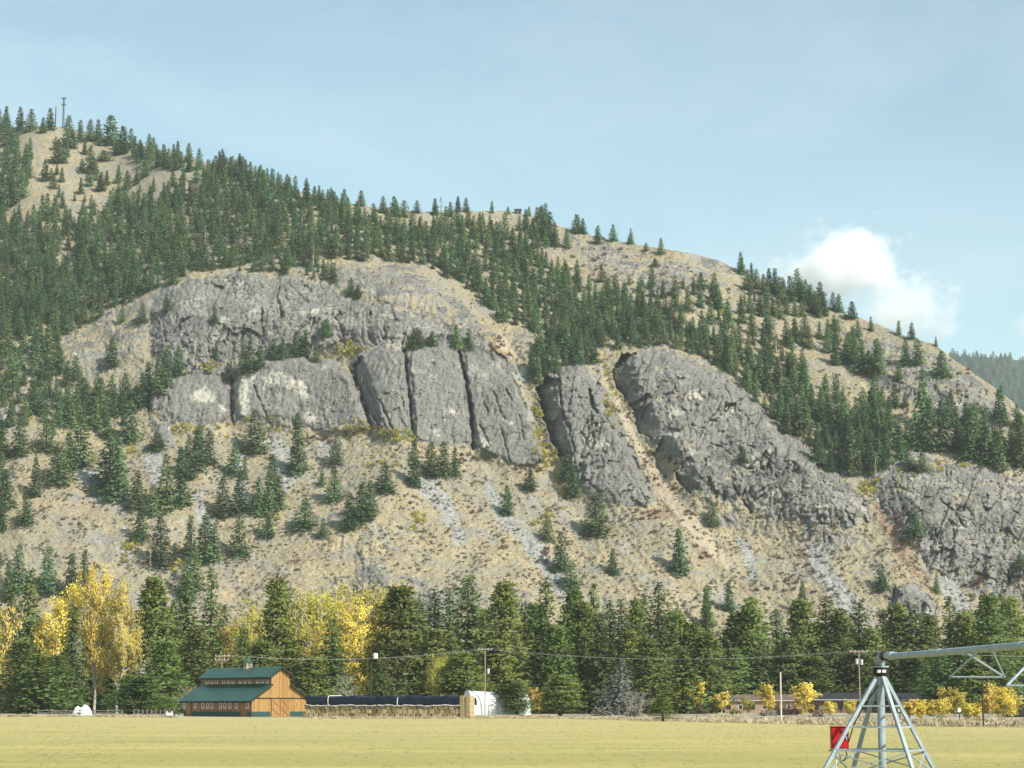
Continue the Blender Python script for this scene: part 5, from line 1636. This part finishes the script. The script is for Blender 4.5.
# ------------------------------------------------------------------ white hoop shed behind the small pines
def hoop_shed():
    p = Vector((kx(472, 705) * 470, 470, 0))
    root = empty('hoop_shed', p, R_(16), 'white sheeted hoop shed half hidden by small pines, right of the hay', 'shed')
    Ln, Rw, Hh = 13.0, 4.0, 5.2
    seg = 14
    b = MB(); n = 14
    for i in range(n + 1):
        x = Ln * i / n; sag = .06 if i % 2 else 0
        for k in range(seg + 1):
            t = math.pi * k / seg
            b.v.append((x, 4 - math.cos(t) * (Rw - sag), max(0, math.sin(t) ** .72 * (Hh - sag) * (1 - .012 * x))))
    m = seg + 1
    for i in range(n):
        for k in range(seg):
            a = i * m + k; b.f.append((a, a + m, a + m + 1, a + 1)); b.m.append(0)
    b.build('sheet_cover', M['whitefab'], root, smooth=True)
    for i in (0, n):
        e = MB(); e.poly([b.v[i * m + k] for k in range(m)] if i == 0 else [b.v[i * m + k] for k in reversed(range(m))])
        e.build('end_wall', M['whitefab'], root)
    d = MB(); d.box(-.06, -.005, 2.6, 5.4, .02, 3.4); d.build('door', M['grey'], root)
    f = MB()
    for i in range(0, n + 1, 2):
        f.tube([Vector(b.v[i * m + k]) + Vector((0, -.04 if k < 7 else .04, .03)) for k in range(0, m)], .05, 5)
    f.build('hoop_frame', M['grey'], root)


hoop_shed()

# ------------------------------------------------------------------ poles and wires
def pole(px, top, base, Y, label, arms=(), cans=(), mat='polewood', r=.16, lamp=False, guy=False):
    p = Vector((kx(px, 705) * Y, Y, 0)) if Y else gr(px, base)
    Y = p.y
    h = CAMZ + kz(top) * Y
    root = empty('utility_pole', p, 0, label, 'pole')
    b = MB(); b.tube([(0, 0, -.3), (0, 0, h * .5), (0, 0, h)], [r, r * .85, r * .68], 10)
    b.build('shaft', M[mat], root)
    for dz, wd in arms:
        a = MB(); a.box(-wd / 2, wd / 2, -.24, -.10, h - dz - .08, h - dz + .08)
        for s in (-1, 1): a.beam((s * wd * .3, -.16, h - dz - .08), (0, -.14, h - dz - .8), .05, .06)
        arm = a.build('crossarm', M[mat], root)
        for s in (-1, -.45, .45, 1):
            i = MB(); i.tube([(s * wd * .46, -.17, h - dz + .08), (s * wd * .46, -.17, h - dz + .2), (s * wd * .46, -.17, h - dz + .32)], [.05, .08, .04], 8)
            i.build('insulator', M['white'], arm)
    for dx, dz in cans:
        c = MB(); z = h - dz
        c.tube([(dx, -.1, z - .55), (dx, -.1, z - .5), (dx, -.1, z + .45), (dx, -.1, z + .55)], [.2, .3, .3, .18], 12)
        c.beam((dx, -.1, z + .2), (0, 0, z + .2), .08, .08)
        c.build('transformer', M['grey'], root)
    if lamp:
        c = MB(); z = h - 1.6
        c.tube([(.1, 0, z), (.5, -.2, z + .2)], .04, 6)
        c.tube([(.85, -.3, z - .6), (.85, -.3, z - .5), (.85, -.3, z + .4), (.85, -.3, z + .55)], [.3, .48, .48, .25], 12)
        c.build('yard_lamp', M['white'], root)
    return p, h


pA, hA = pole(485, 648, None, 470, 'wooden utility pole with crossarm and transformer beside the white hoop shed', ((.35, 3.0),), ((.7, 4.9),))
pB, hB = pole(860, 650, None, 440, 'wooden utility pole carrying two grey transformers, left of the pivot', ((.4, 3.6),), ((-.45, 2.3), (.5, 2.4)))
pole(781.3, 672, 723, None, 'bare pale pole without crossarm at the far field edge', (), (), 'palepole', .13)
pD, hD = pole(371, 648, None, 450, 'dark utility pole with a white lamp housing behind the hay tarps', (), (), 'darkpole', .18, True)
pE, hE = pole(221, 655, None, 430, 'pale utility pole with two crossarms behind the barn roof', ((.3, 2.6), (1.0, 2.6)))
pole(983.5, 651, 727, None, 'slim dark post near the right edge, behind the raised pipe', (), (), 'darkpole', .10)


def wires(name, label, a, ha, b, hb, offs, sag):
    w = MB()
    for o in offs:
        A = Vector((a.x + o, a.y - .17, ha)); B = Vector((b.x + o, b.y - .17, hb))
        pts = [A.lerp(B, t / 16) - Vector((0, 0, sag * 4 * (t / 16) * (1 - t / 16))) for t in range(17)]
        w.tube(pts, .016, 4, caps=False)
    tag(w.build(name, M['wire']), label, 'wire')


wires('power_line', 'thin power lines sagging between the hoop shed pole and the two-transformer pole', pA, hA - .1, pB, hB - .1, (-1.3, 1.3), 2.0)
wires('power_line', 'thin power lines between the barn pole and the hoop shed pole', pE, hE, pA, hA - .1, (-1.1, 1.1), 1.5)
wires('power_line', 'thin power lines leaving the two-transformer pole past the right edge', pB, hB - .1, Vector((190, 430, 0)), hB, (-1.3, 1.3), 1.6)

# ------------------------------------------------------------------ fence, heap, trough at the left
def rail_fence(x0, x1, y0, y1, label):
    a, b_ = gr(x0, y0), gr(x1, y1)
    d = b_ - a; L = d.length; d.normalize()
    root = empty('rail_fence', a, math.atan2(d.y, d.x), label, 'fence')
    n = max(2, int(L / 3))
    for i in range(n + 1):
        p = MB(); x = L * i / n; p.box(x - .09, x + .09, -.09, .09, -.2, 1.25 + .06 * math.sin(i * 3)); p.build('post', M['greywood'], root)
    for k, z in enumerate((.45, .95)):
        r = MB()
        for i in range(n):
            r.beam((L * i / n - .1, -.12 - .01 * (i % 2), z + .03 * math.sin(i * 2 + k)), (L * (i + 1) / n + .1, -.12 - .01 * (i % 2), z + .03 * math.sin(i * 2 + 2 + k)), .06, .14)
        r.build('rail', M['greywood'], root)


rail_fence(38, 122, 715.2, 715.3, 'weathered two-rail fence beside the white heap at the left')
rail_fence(134, 179, 715.4, 716.2, 'weathered two-rail fence running up to the left end of the barn')


def lump(name, px, base, w, h, mat, label, cat, humps):
    p = gr(px, base); s = ppm(p.y)
    b = MB(); nu, nv = 20, 8
    for j in range(nv + 1):
        for i in range(nu):
            a = 6.2832 * i / nu; t = j / nv
            x, y = math.cos(a) * (1 - t), math.sin(a) * (1 - t)
            z = 0
            for hx, hh, hw in humps: z = max(z, hh * math.exp(-((x - hx) / hw) ** 2))
            z *= math.sqrt(max(0, 1 - (1 - t) ** 2.2)) * (1 - .25 * abs(y))
            z += .05 * math.sin(5 * a + j) * (1 if 0 < j < nv else 0)
            b.v.append((x * w / s / 2, y * w / s / 2.6, max(z, 0) * h / s if j else -.1))
    for j in range(nv):
        for i in range(nu):
            k = (i + 1) % nu; b.f.append((j * nu + i, j * nu + k, (j + 1) * nu + k, (j + 1) * nu + i)); b.m.append(0)
    o = b.build(name, mat, None, p, smooth=True)
    return tag(o, label, cat)


lump('covered_heap', 82, 715.2, 21, 11, M['whitefab'], 'low two-humped heap under white sheeting by the left fence', 'heap', ((-.5, .85, .6), (.4, 1.0, .75)))
tb = MB(); tb.box(-.6, .6, -.35, .35, 0.0, .6); tb.box(-.66, .66, -.41, .41, .6, .68); tb.box(-.5, -.4, -.3, .3, .68, 1.05); tb.box(.4, .5, -.3, .3, .68, 1.05)
tag(tb.build('trough', M['white'], None, gr(169.5, 716.4)), 'small white stock trough on the gravel left of the barn', 'trough')

# ------------------------------------------------------------------ low buildings at the right
def low_house(px0, px1, Y, eave, ridge, depth, label, wall, roofm, name='low_house', posts=0, slope=1, chimney=False):
    a = Vector((kx(px0, 705) * Y, Y, 0)); L = (px1 - px0) / ppm(Y)
    root = empty(name, a, 0, label, 'house' if name == 'low_house' else 'shed')
    b = MB(); b.box(.3, L - .3, .6 if posts else .2, depth - .2, -.1, eave - .02); b.build('wall', wall, root)
    r = MB()
    pr = [(-.5, eave), (depth / 2, ridge), (depth + .5, eave), (depth + .5, eave + .2), (depth / 2, ridge + .22), (-.5, eave + .2)]
    n = len(r.v); r.v += [(-.3, y, z) for y, z in pr] + [(L + .3, y, z) for y, z in pr]; k = len(pr)
    r.f.append(tuple(range(n, n + k))); r.f.append(tuple(reversed(range(n + k, n + 2 * k)))); r.m += [0, 0]
    for i in range(k):
        j = (i + 1) % k; r.f.append((n + j, n + i, n + k + i, n + k + j)); r.m.append(0)
    ro = r.build('roof', roofm, root)
    g = MB(); g.box(-.3, L + .3, -.60, -.52, eave + .02, eave + .2); g.build('gutter', M['grey'], ro)
    if posts:
        for i in range(posts):
            p = MB(); x = .3 + (L - .6) * i / (posts - 1); p.box(x - .09, x + .09, -.2, -.02, -.1, eave - .02); p.build('post', M['brownwall'], root)
    nw = int(L / 3.2); yf = .6 if posts else .2
    for i in range(nw):
        x = 1.2 + i * 3.1
        if x > L - 1.5: break
        w = MB()
        for q in ((-.55, .55, .5, .6), (-.55, .55, -.6, -.5), (-.55, -.45, -.5, .5), (.45, .55, -.5, .5)):
            w.box(x + q[0], x + q[1], yf - .08, yf - .004, 1.45 + q[2], 1.45 + q[3])
        f = w.build('window', M['white'] if i % 2 else M['darktrim'], root)
        g = MB(); g.box(x - .45, x + .45, yf - .03, yf - .006, .95, 1.95); g.build('pane', M['glass'], f)
    if chimney:
        c = MB(); c.box(L * .4, L * .4 + .7, depth / 2 - .35, depth / 2 + .35, ridge - .4, ridge + 1.0); c.build('chimney', M['brownwall'], ro)


low_house(724, 800, 570, 3.0, 4.5, 8, 'low brown house with pale eaves behind the roadside aspens and pale pole', plain('tan wall', (.36, .25, .17), (.27, .18, .12), 2, .8), plain('brown roofing', (.16, .11, .085), (.11, .08, .065), 3, .8), chimney=True)
low_house(812, 936, 568, 3.2, 4.9, 9, 'long dark-roofed shed with posts behind the pivot tower', M['brownwall'], M['darkroof'], 'long_shed', 9)
low_house(1011, 1100, 390, 3.1, 4.0, 9, 'dark shed cut by the right edge behind the gold aspens', M['darktrim'], M['darkroof'], 'dark_shed', 5)


def mailbox(px, base, label):
    p = gr(px, base); root = empty('mailbox', p, 0, label, 'mailbox')
    b = MB(); b.box(-.06, .06, -.06, .06, -.2, 1.05); b.box(-.28, .28, -.2, .3, 1.05, 1.1); b.build('post', M['darkpole'], root)
    b = MB(); pr = []
    w = .26
    prof = [(-w, 1.103), (w, 1.103), (w, 1.5)] + [(w * math.cos(t * math.pi / 6), 1.5 + w * math.sin(t * math.pi / 6)) for t in range(1, 6)] + [(-w, 1.5)]
    b.prism(prof, -.3, .4); b.build('box', M['white'], root)
    b = MB(); b.box(.265, .29, -.1, .1, 1.45, 1.7); b.build('flag', M['redbox'], root)


mailbox(959.5, 719.5, 'white mailbox on a dark post among the yellow aspens')
mailbox(900, 719, 'small white mailbox seen between the legs of the pivot tower')


def shrub_thing(px, base, w, h, mat, seed, label, n=260, ls=.12):
    p = gr(px, max(base, 713.9)); s = ppm(p.y)
    me = shrub_mesh(seed, n, ls, M[mat], .9)
    o = link('shrub', me, None, p); o.scale = (w / s, w / s, h / s / .9)
    return tag(o, label, 'shrub')


shrub_thing(788, 715, 38, 13, 'redbrown', 21, 'dark reddish shrub mass right of the bare pale pole', 420)
shrub_thing(766, 716, 22, 8, 'greytwig', 22, 'grey dry shrub at the foot of the narrow pale aspen')
shrub_thing(735, 714.5, 18, 8, 'fir', 23, 'low dark green shrub before the low brown house')
shrub_thing(700, 714, 26, 8, 'sage', 24, 'grey-green shrub under the leftmost yellow roadside aspen')
shrub_thing(818, 717, 18, 11, 'sage', 25, 'olive shrub between two small yellow aspens by the long shed')
shrub_thing(546, 713.5, 18, 16, 'redbrown', 26, 'brown shrub between the hoop shed and the bushy verge pine')
shrub_thing(602, 716, 30, 12, 'greytwig', 27, 'pale grey shrub beside the grey-blue spruce')
shrub_thing(634, 717, 24, 16, 'greytwig', 28, 'grey olive shrub hiding the right foot of the spruce')
shrub_thing(115, 712.4, 26, 12, 'fir', 29, 'dark shrub below the white trunk of the gold tree')
shrub_thing(48, 712.2, 28, 11, 'greytwig', 30, 'grey leafless shrub left of the white heap')
shrub_thing(190, 714, 16, 22, 'greytwig', 31, 'reddish grey shrub touching the left end of the barn')

# ------------------------------------------------------------------ centre pivot irrigation tower and span
def pivot():
    Y = 73.0
    base = Vector((kx(881, 703) * Y, Y, 0))
    root = empty('irrigation_pivot', base, 0, 'galvanised centre-pivot irrigation tower with red box and overhead pipe in the field', 'irrigation pivot')

    def loc(px, py, y): return at(px, py, y) - base
    zc = loc(881, 676.5, Y).z      # underside of the collar
    zt = loc(881, 666, Y).z
    zp = loc(884, 656, Y).z
    b = MB(); b.tube([(0, 0, -.1), (0, 0, zc)], .125, 20); b.build('riser_pipe', M['steel'], root, smooth=False)
    b = MB()
    b.tube([(0, 0, zc), (0, 0, zc + .03), (0, 0, zc + .11), (0, 0, zt - .05)], [.15, .22, .26, .26], 24); c = b.build('collar', M['black'], root)
    b = MB(); b.tube([(0, 0, zt - .048), (0, 0, zt)], .285, 24); b.build('flange', M['steel'], c)
    b = MB()
    for k in range(12):
        a = 2 * math.pi * k / 12; b.tube([(.255 * math.cos(a), .255 * math.sin(a), zt + .001), (.255 * math.cos(a), .255 * math.sin(a), zt + .04)], .02, 6)
    b.build('flange_bolts', M['darktrim'], c)
    b = MB()
    for k, s in enumerate((-.085, .085)): b.box(s - .06, s + .06, -.275, -.262, zt - .22, zt - .13)
    b.build('sticker', M['white'], c)
    # elbow sweeping into the span pipe
    span = [loc(890, 656.3, 72.0), loc(930, 653.4, 67.6), loc(982, 649.0, 63.2), loc(1024, 645.4, 60.0)]
    d = (span[3] - span[0]).normalized()
    span += [span[3] + d * 5 + Vector((.0, 0, .05)), span[3] + d * 11, span[3] + d * 18 + Vector((0, 0, -.15)), span[3] + d * 26 + Vector((0, 0, -.5))]
    hx = Vector((d.x, d.y, 0)).normalized()
    hx = (Vector((span[0].x, span[0].y, 0))).normalized()
    cen = Vector((0, 0, zt)); Rb = zp - zt - .02
    el = [Vector((0, 0, zt))]
    for k in range(0, 10):
        a = math.pi / 2 * k / 9
        el.append(Vector((0, 0, zt + .02)) + hx * (.30 * (1 - math.cos(a))) + Vector((0, 0, Rb * math.sin(a))))
    el.append(Vector((hx.x * .42, hx.y * .42, zp)))
    b = MB(); b.tube(el, .15, 20); b.build('elbow', M['steel'], root, smooth=True)
    b = MB(); b.tube([el[-1] - hx * .02, el[-1] + hx * .22], .165, 18); b.build('coupling', M['black'], root)
    start = el[-1] + hx * .22
    start = start
    pts = [start] + span
    b = MB(); b.tube(pts, .105, 18); sp = b.build('span_pipe', M['steel'], root, smooth=True)
    b = MB()
    for p in (span[0], span[1].lerp(span[2], .2), span[2].lerp(span[3], .95)):
        b.tube([p - d * .03, p + d * .03], .122, 18)
    b.tube([start + d * .0, start + d * .7], .12, 16)
    b.build('pipe_band', M['steel'], sp)
    # truss frames under the pipe: spreader with struts
    def truss(l, r_, up):
        t = MB(); t.tube([l, r_], .028, 8); t_ = t.build('spreader', M['steel'], root)
        for e, u in up:
            q = MB(); q.tube([e, u], .034, 8); q.build('truss_strut', M['steel'], root)
    l1, r1 = loc(950, 677, 64.6), loc(1004.5, 677.4, 64.0)
    truss(l1, r1, [(l1, loc(978, 651.6, 63.5)), (r1, loc(965, 652.2, 64.8)), (r1, loc(992, 650.0, 62.6))])
    l2, r2 = loc(1007, 685.6, 53.4), loc(1072, 687, 52.8)
    truss(l2, r2, [(l2, loc(1046, 646, 57.5)), (r2, loc(1036, 646, 58.5)), (r2, loc(1062, 643.5, 55.6))])
    # four legs, square plan turned to the camera
    rad = 2.15; feet = [(-2.26, -.75), (.76, -2.02), (2.02, .75), (-.76, 2.02)]
    tops = []
    for fx, fy in feet:
        l = math.hypot(fx, fy); tp = Vector((fx / l * .15, fy / l * .15, zc - .02)); tops.append(tp)
        b = MB(); b.beam(tp, (fx, fy, -.05), .11, .11); lg = b.build('leg', M['steel'], root)
        b = MB(); b.box(fx - .2, fx + .2, fy - .2, fy + .2, 0, .03); b.build('foot_plate', M['steel'], lg)

    def lp(i, z):
        a, q = tops[i], Vector((feet[i][0], feet[i][1], 0)); t = (a.z - z) / (a.z - q.z)
        return a.lerp(q, t)
    for py, w in ((706, .045), (727, .055), (750, .06)):
        z = loc(881, py, Y).z
        for i in range(4):
            p, q = lp(i, z), lp((i + 1) % 4, z)
            b = MB(); b.beam(p, q, w, w * 1.15); b.build('cross_rail', M['steel'], root)
    z = loc(881, 752, Y).z
    for i in range(4):
        p, q = lp(i, z), lp((i + 1) % 4, .15); p2, q2 = lp((i + 1) % 4, z), lp(i, .15)
        b = MB(); b.beam(p, q, .04, .04); b.build('diagonal_brace', M['steel'], root)
        b = MB(); o_ = Vector((.0, -.05, 0)); b.beam(p2 + o_, q2 + o_, .04, .04); b.build('diagonal_brace', M['steel'], root)
    # red control box on its bracket behind the left leg
    c0 = loc(831, 727, Y + .4); c1 = loc(849, 749, Y + .4)
    b = MB(); b.box(c0.x, c1.x, c0.y, c0.y + .28, c1.z, c0.z)
    cb = b.build('control_box', M['redbox'], root)
    b = MB(); b.box(c0.x + .03, c1.x - .03, c0.y - .02, c0.y - .002, c1.z + .03, c0.z - .03); dr = b.build('box_door', M['redbox'], cb)
    b = MB(); b.box(c1.x - .10, c1.x - .06, c0.y - .06, c0.y - .021, (c0.z + c1.z) / 2 - .06, (c0.z + c1.z) / 2 + .06); b.build('latch', M['steel'], cb)
    b = MB(); b.box(c0.x - .02, c1.x + .02, c0.y - .05, c0.y + .32, c0.z + .002, c0.z + .025); b.build('box_lid', M['redbox'], cb)
    xm = c0.x + .16
    b = MB(); b.tube([(xm, c0.y + .1, -.1), (xm, c0.y + .1, c1.z)], .035, 10); b.build('conduit', M['white'], root)
    b = MB(); b.beam((c0.x - .05, c0.y + .3, c1.z - .05), (c1.x + .2, c0.y + .3, c1.z - .05), .06, .06); b.build('bracket', M['steel'], root)
    b = MB(); x = c1.x - .1
    b.tube([(x, c0.y + .1, c1.z), (x + .03, c0.y, c1.z - .2), (x - .05, c0.y - .03, c1.z - .36), (x - .18, c0.y, c1.z - .38), (x - .2, c0.y + .05, c1.z - .22)], .022, 8)
    p2 = loc(863, 707, Y)
    b.tube([(c1.x, c0.y + .1, c1.z + .2), ((c1.x + p2.x) / 2 - .06, c0.y, (c1.z + .2 + p2.z) / 2 - .05), (p2.x, p2.y, p2.z), (-.1, -.15, zc - .3)], .02, 8)
    b.build('cable', M['black'], root)


pivot()

# ------------------------------------------------------------------ mast and hut on the skyline
def mast(px, top, base, w, label, nsec):
    p = hill(px, base); h = (base - top) / ppm(p.y) * 1.02
    root = empty('radio_mast', p, 0, label, 'radio mast')
    b = MB(); r = w
    leg = [(r * math.cos(a), r * math.sin(a)) for a in (0.5, 2.6, 4.7)]
    for x, y in leg: b.tube([(x, y, -1), (x * .6, y * .6, h)], .16, 5)
    for i in range(nsec):
        z0, z1 = h * i / nsec, h * (i + 1) / nsec
        for k in range(3):
            (x0, y0), (x1, y1) = leg[k], leg[(k + 1) % 3]; s0, s1 = 1 - .4 * z0 / h, 1 - .4 * z1 / h
            b.tube([(x0 * s0, y0 * s0, z0), (x1 * s1, y1 * s1, z1)], .07, 4); b.tube([(x0 * s1, y0 * s1, z1), (x1 * s1, y1 * s1, z1)], .07, 4)
    b.build('lattice', M['darkpole'], root)
    if nsec > 6:
        for f in (.78, .99):
            a = MB(); z = h * f; a.box(-1.6, 1.6, -.12, .12, z - .1, z + .1)
            for s in (-1.5, -.5, .5, 1.5): a.box(s - .22, s + .22, -.35, -.12, z - .9, z + .9)
            a.build('antenna', M['darkpole'], root)


mast(63, 97, 128, .8, 'tall dark lattice radio mast on the upper left skyline', 12)
mast(55.3, 106, 127, .35, 'short thin mast just left of the tall radio mast', 6)
p = hill(518, 213)
root = empty('hilltop_hut', p, 0, 'tiny dark flat-roofed hut on the middle skyline', 'hut')
b = MB(); b.box(-1.9, 1.9, -1.5, 1.5, -.6, 2.1); b.build('wall', M['darkpole'], root)
b = MB(); b.box(-2.4, 2.4, -1.9, 1.9, 2.12, 2.45); b.build('roof', M['darkroof'], root)
b = MB(); b.box(-.5, .5, -1.56, -1.503, -.5, 1.7); b.build('door', M['brownwall'], root)

# ------------------------------------------------------------------ clouds and air
def cloud(px, py, Y, wx, wz, dens, seed, label, soft=.25):
    c = at(px, py, Y); s = ppm(Y)
    b = MB(); nu, nv = 28, 16
    for j in range(nv + 1):
        for i in range(nu):
            th = math.pi * j / nv; a = 6.2832 * i / nu
            b.v.append((math.sin(th) * math.cos(a), math.sin(th) * math.sin(a), math.cos(th)))
    for j in range(nv):
        for i in range(nu):
            k = (i + 1) % nu; b.f.append((j * nu + i, (j + 1) * nu + i, (j + 1) * nu + k, j * nu + k)); b.m.append(0)
    m = bpy.data.materials.new('cloud vapour'); m.use_nodes = True
    t = m.node_tree; t.nodes.remove(t.nodes['Principled BSDF'])
    pv = t.nodes.new('ShaderNodeVolumePrincipled'); pv.inputs['Color'].default_value = (1, 1, 1, 1); pv.inputs['Anisotropy'].default_value = -.1
    tc = t.nodes.new('ShaderNodeTexCoord')
    mp = t.nodes.new('ShaderNodeMapping'); mp.inputs['Location'].default_value = (seed * 3.1, seed, 0); t.links.new(tc.outputs['Object'], mp.inputs[0]); mp.inputs['Scale'].default_value = (1.5, 1.2, 1.1)
    nz = t.nodes.new('ShaderNodeTexNoise'); nz.inputs['Scale'].default_value = 1.9; nz.inputs['Detail'].default_value = 7; nz.inputs['Roughness'].default_value = .62
    t.links.new(mp.outputs[0], nz.inputs['Vector'])
    ln = t.nodes.new('ShaderNodeVectorMath'); ln.operation = 'LENGTH'; t.links.new(tc.outputs['Object'], ln.inputs[0])
    s1 = t.nodes.new('ShaderNodeMath'); s1.operation = 'MULTIPLY_ADD'; t.links.new(ln.outputs['Value'], s1.inputs[0]); s1.inputs[1].default_value = -1.0
    s2 = t.nodes.new('ShaderNodeMath'); s2.operation = 'MULTIPLY_ADD'; t.links.new(nz.outputs[0], s2.inputs[0]); s2.inputs[1].default_value = 1.9; s2.inputs[2].default_value = -.38
    t.links.new(s2.outputs[0], s1.inputs[2])
    mr = t.nodes.new('ShaderNodeMapRange'); mr.inputs[1].default_value = 0.0; mr.inputs[2].default_value = .30; mr.inputs[3].default_value = 0; mr.inputs[4].default_value = dens
    t.links.new(s1.outputs[0], mr.inputs[0]); t.links.new(mr.outputs[0], pv.inputs['Density'])
    t.links.new(pv.outputs[0], t.nodes['Material Output'].inputs['Volume'])
    o = b.build('cloud', m, None, c)
    o.scale = (wx / s / 2, wx / s / 2.4, wz / s / 2)
    return tag(o, label, 'cloud', kind='stuff')


cloud(840, 266, 9500, 230, 132, .010, 1, 'white puffy cloud above the right ridge')
cloud(908, 310, 9500, 175, 130, .006, 2, 'fainter white cloud at the lower right of the puffy one')
cloud(1035, 325, 9500, 80, 60, .006, 4, 'faint wisp of cloud at the right edge')

hz = MB(); hz.box(-4700, 4700, -400, 7800, -8, 900)
m = bpy.data.materials.new('haze'); m.use_nodes = True
m.node_tree.nodes.remove(m.node_tree.nodes['Principled BSDF'])
pv = m.node_tree.nodes.new('ShaderNodeVolumePrincipled')
pv.inputs['Color'].default_value = (0.80, 0.90, 1.0, 1); pv.inputs['Density'].default_value = 0.000045; pv.inputs['Anisotropy'].default_value = .0
m.node_tree.links.new(pv.outputs[0], m.node_tree.nodes['Material Output'].inputs['Volume'])
tag(hz.build('haze', m), 'thin blue air between the field and the far hill', 'haze', kind='stuff')
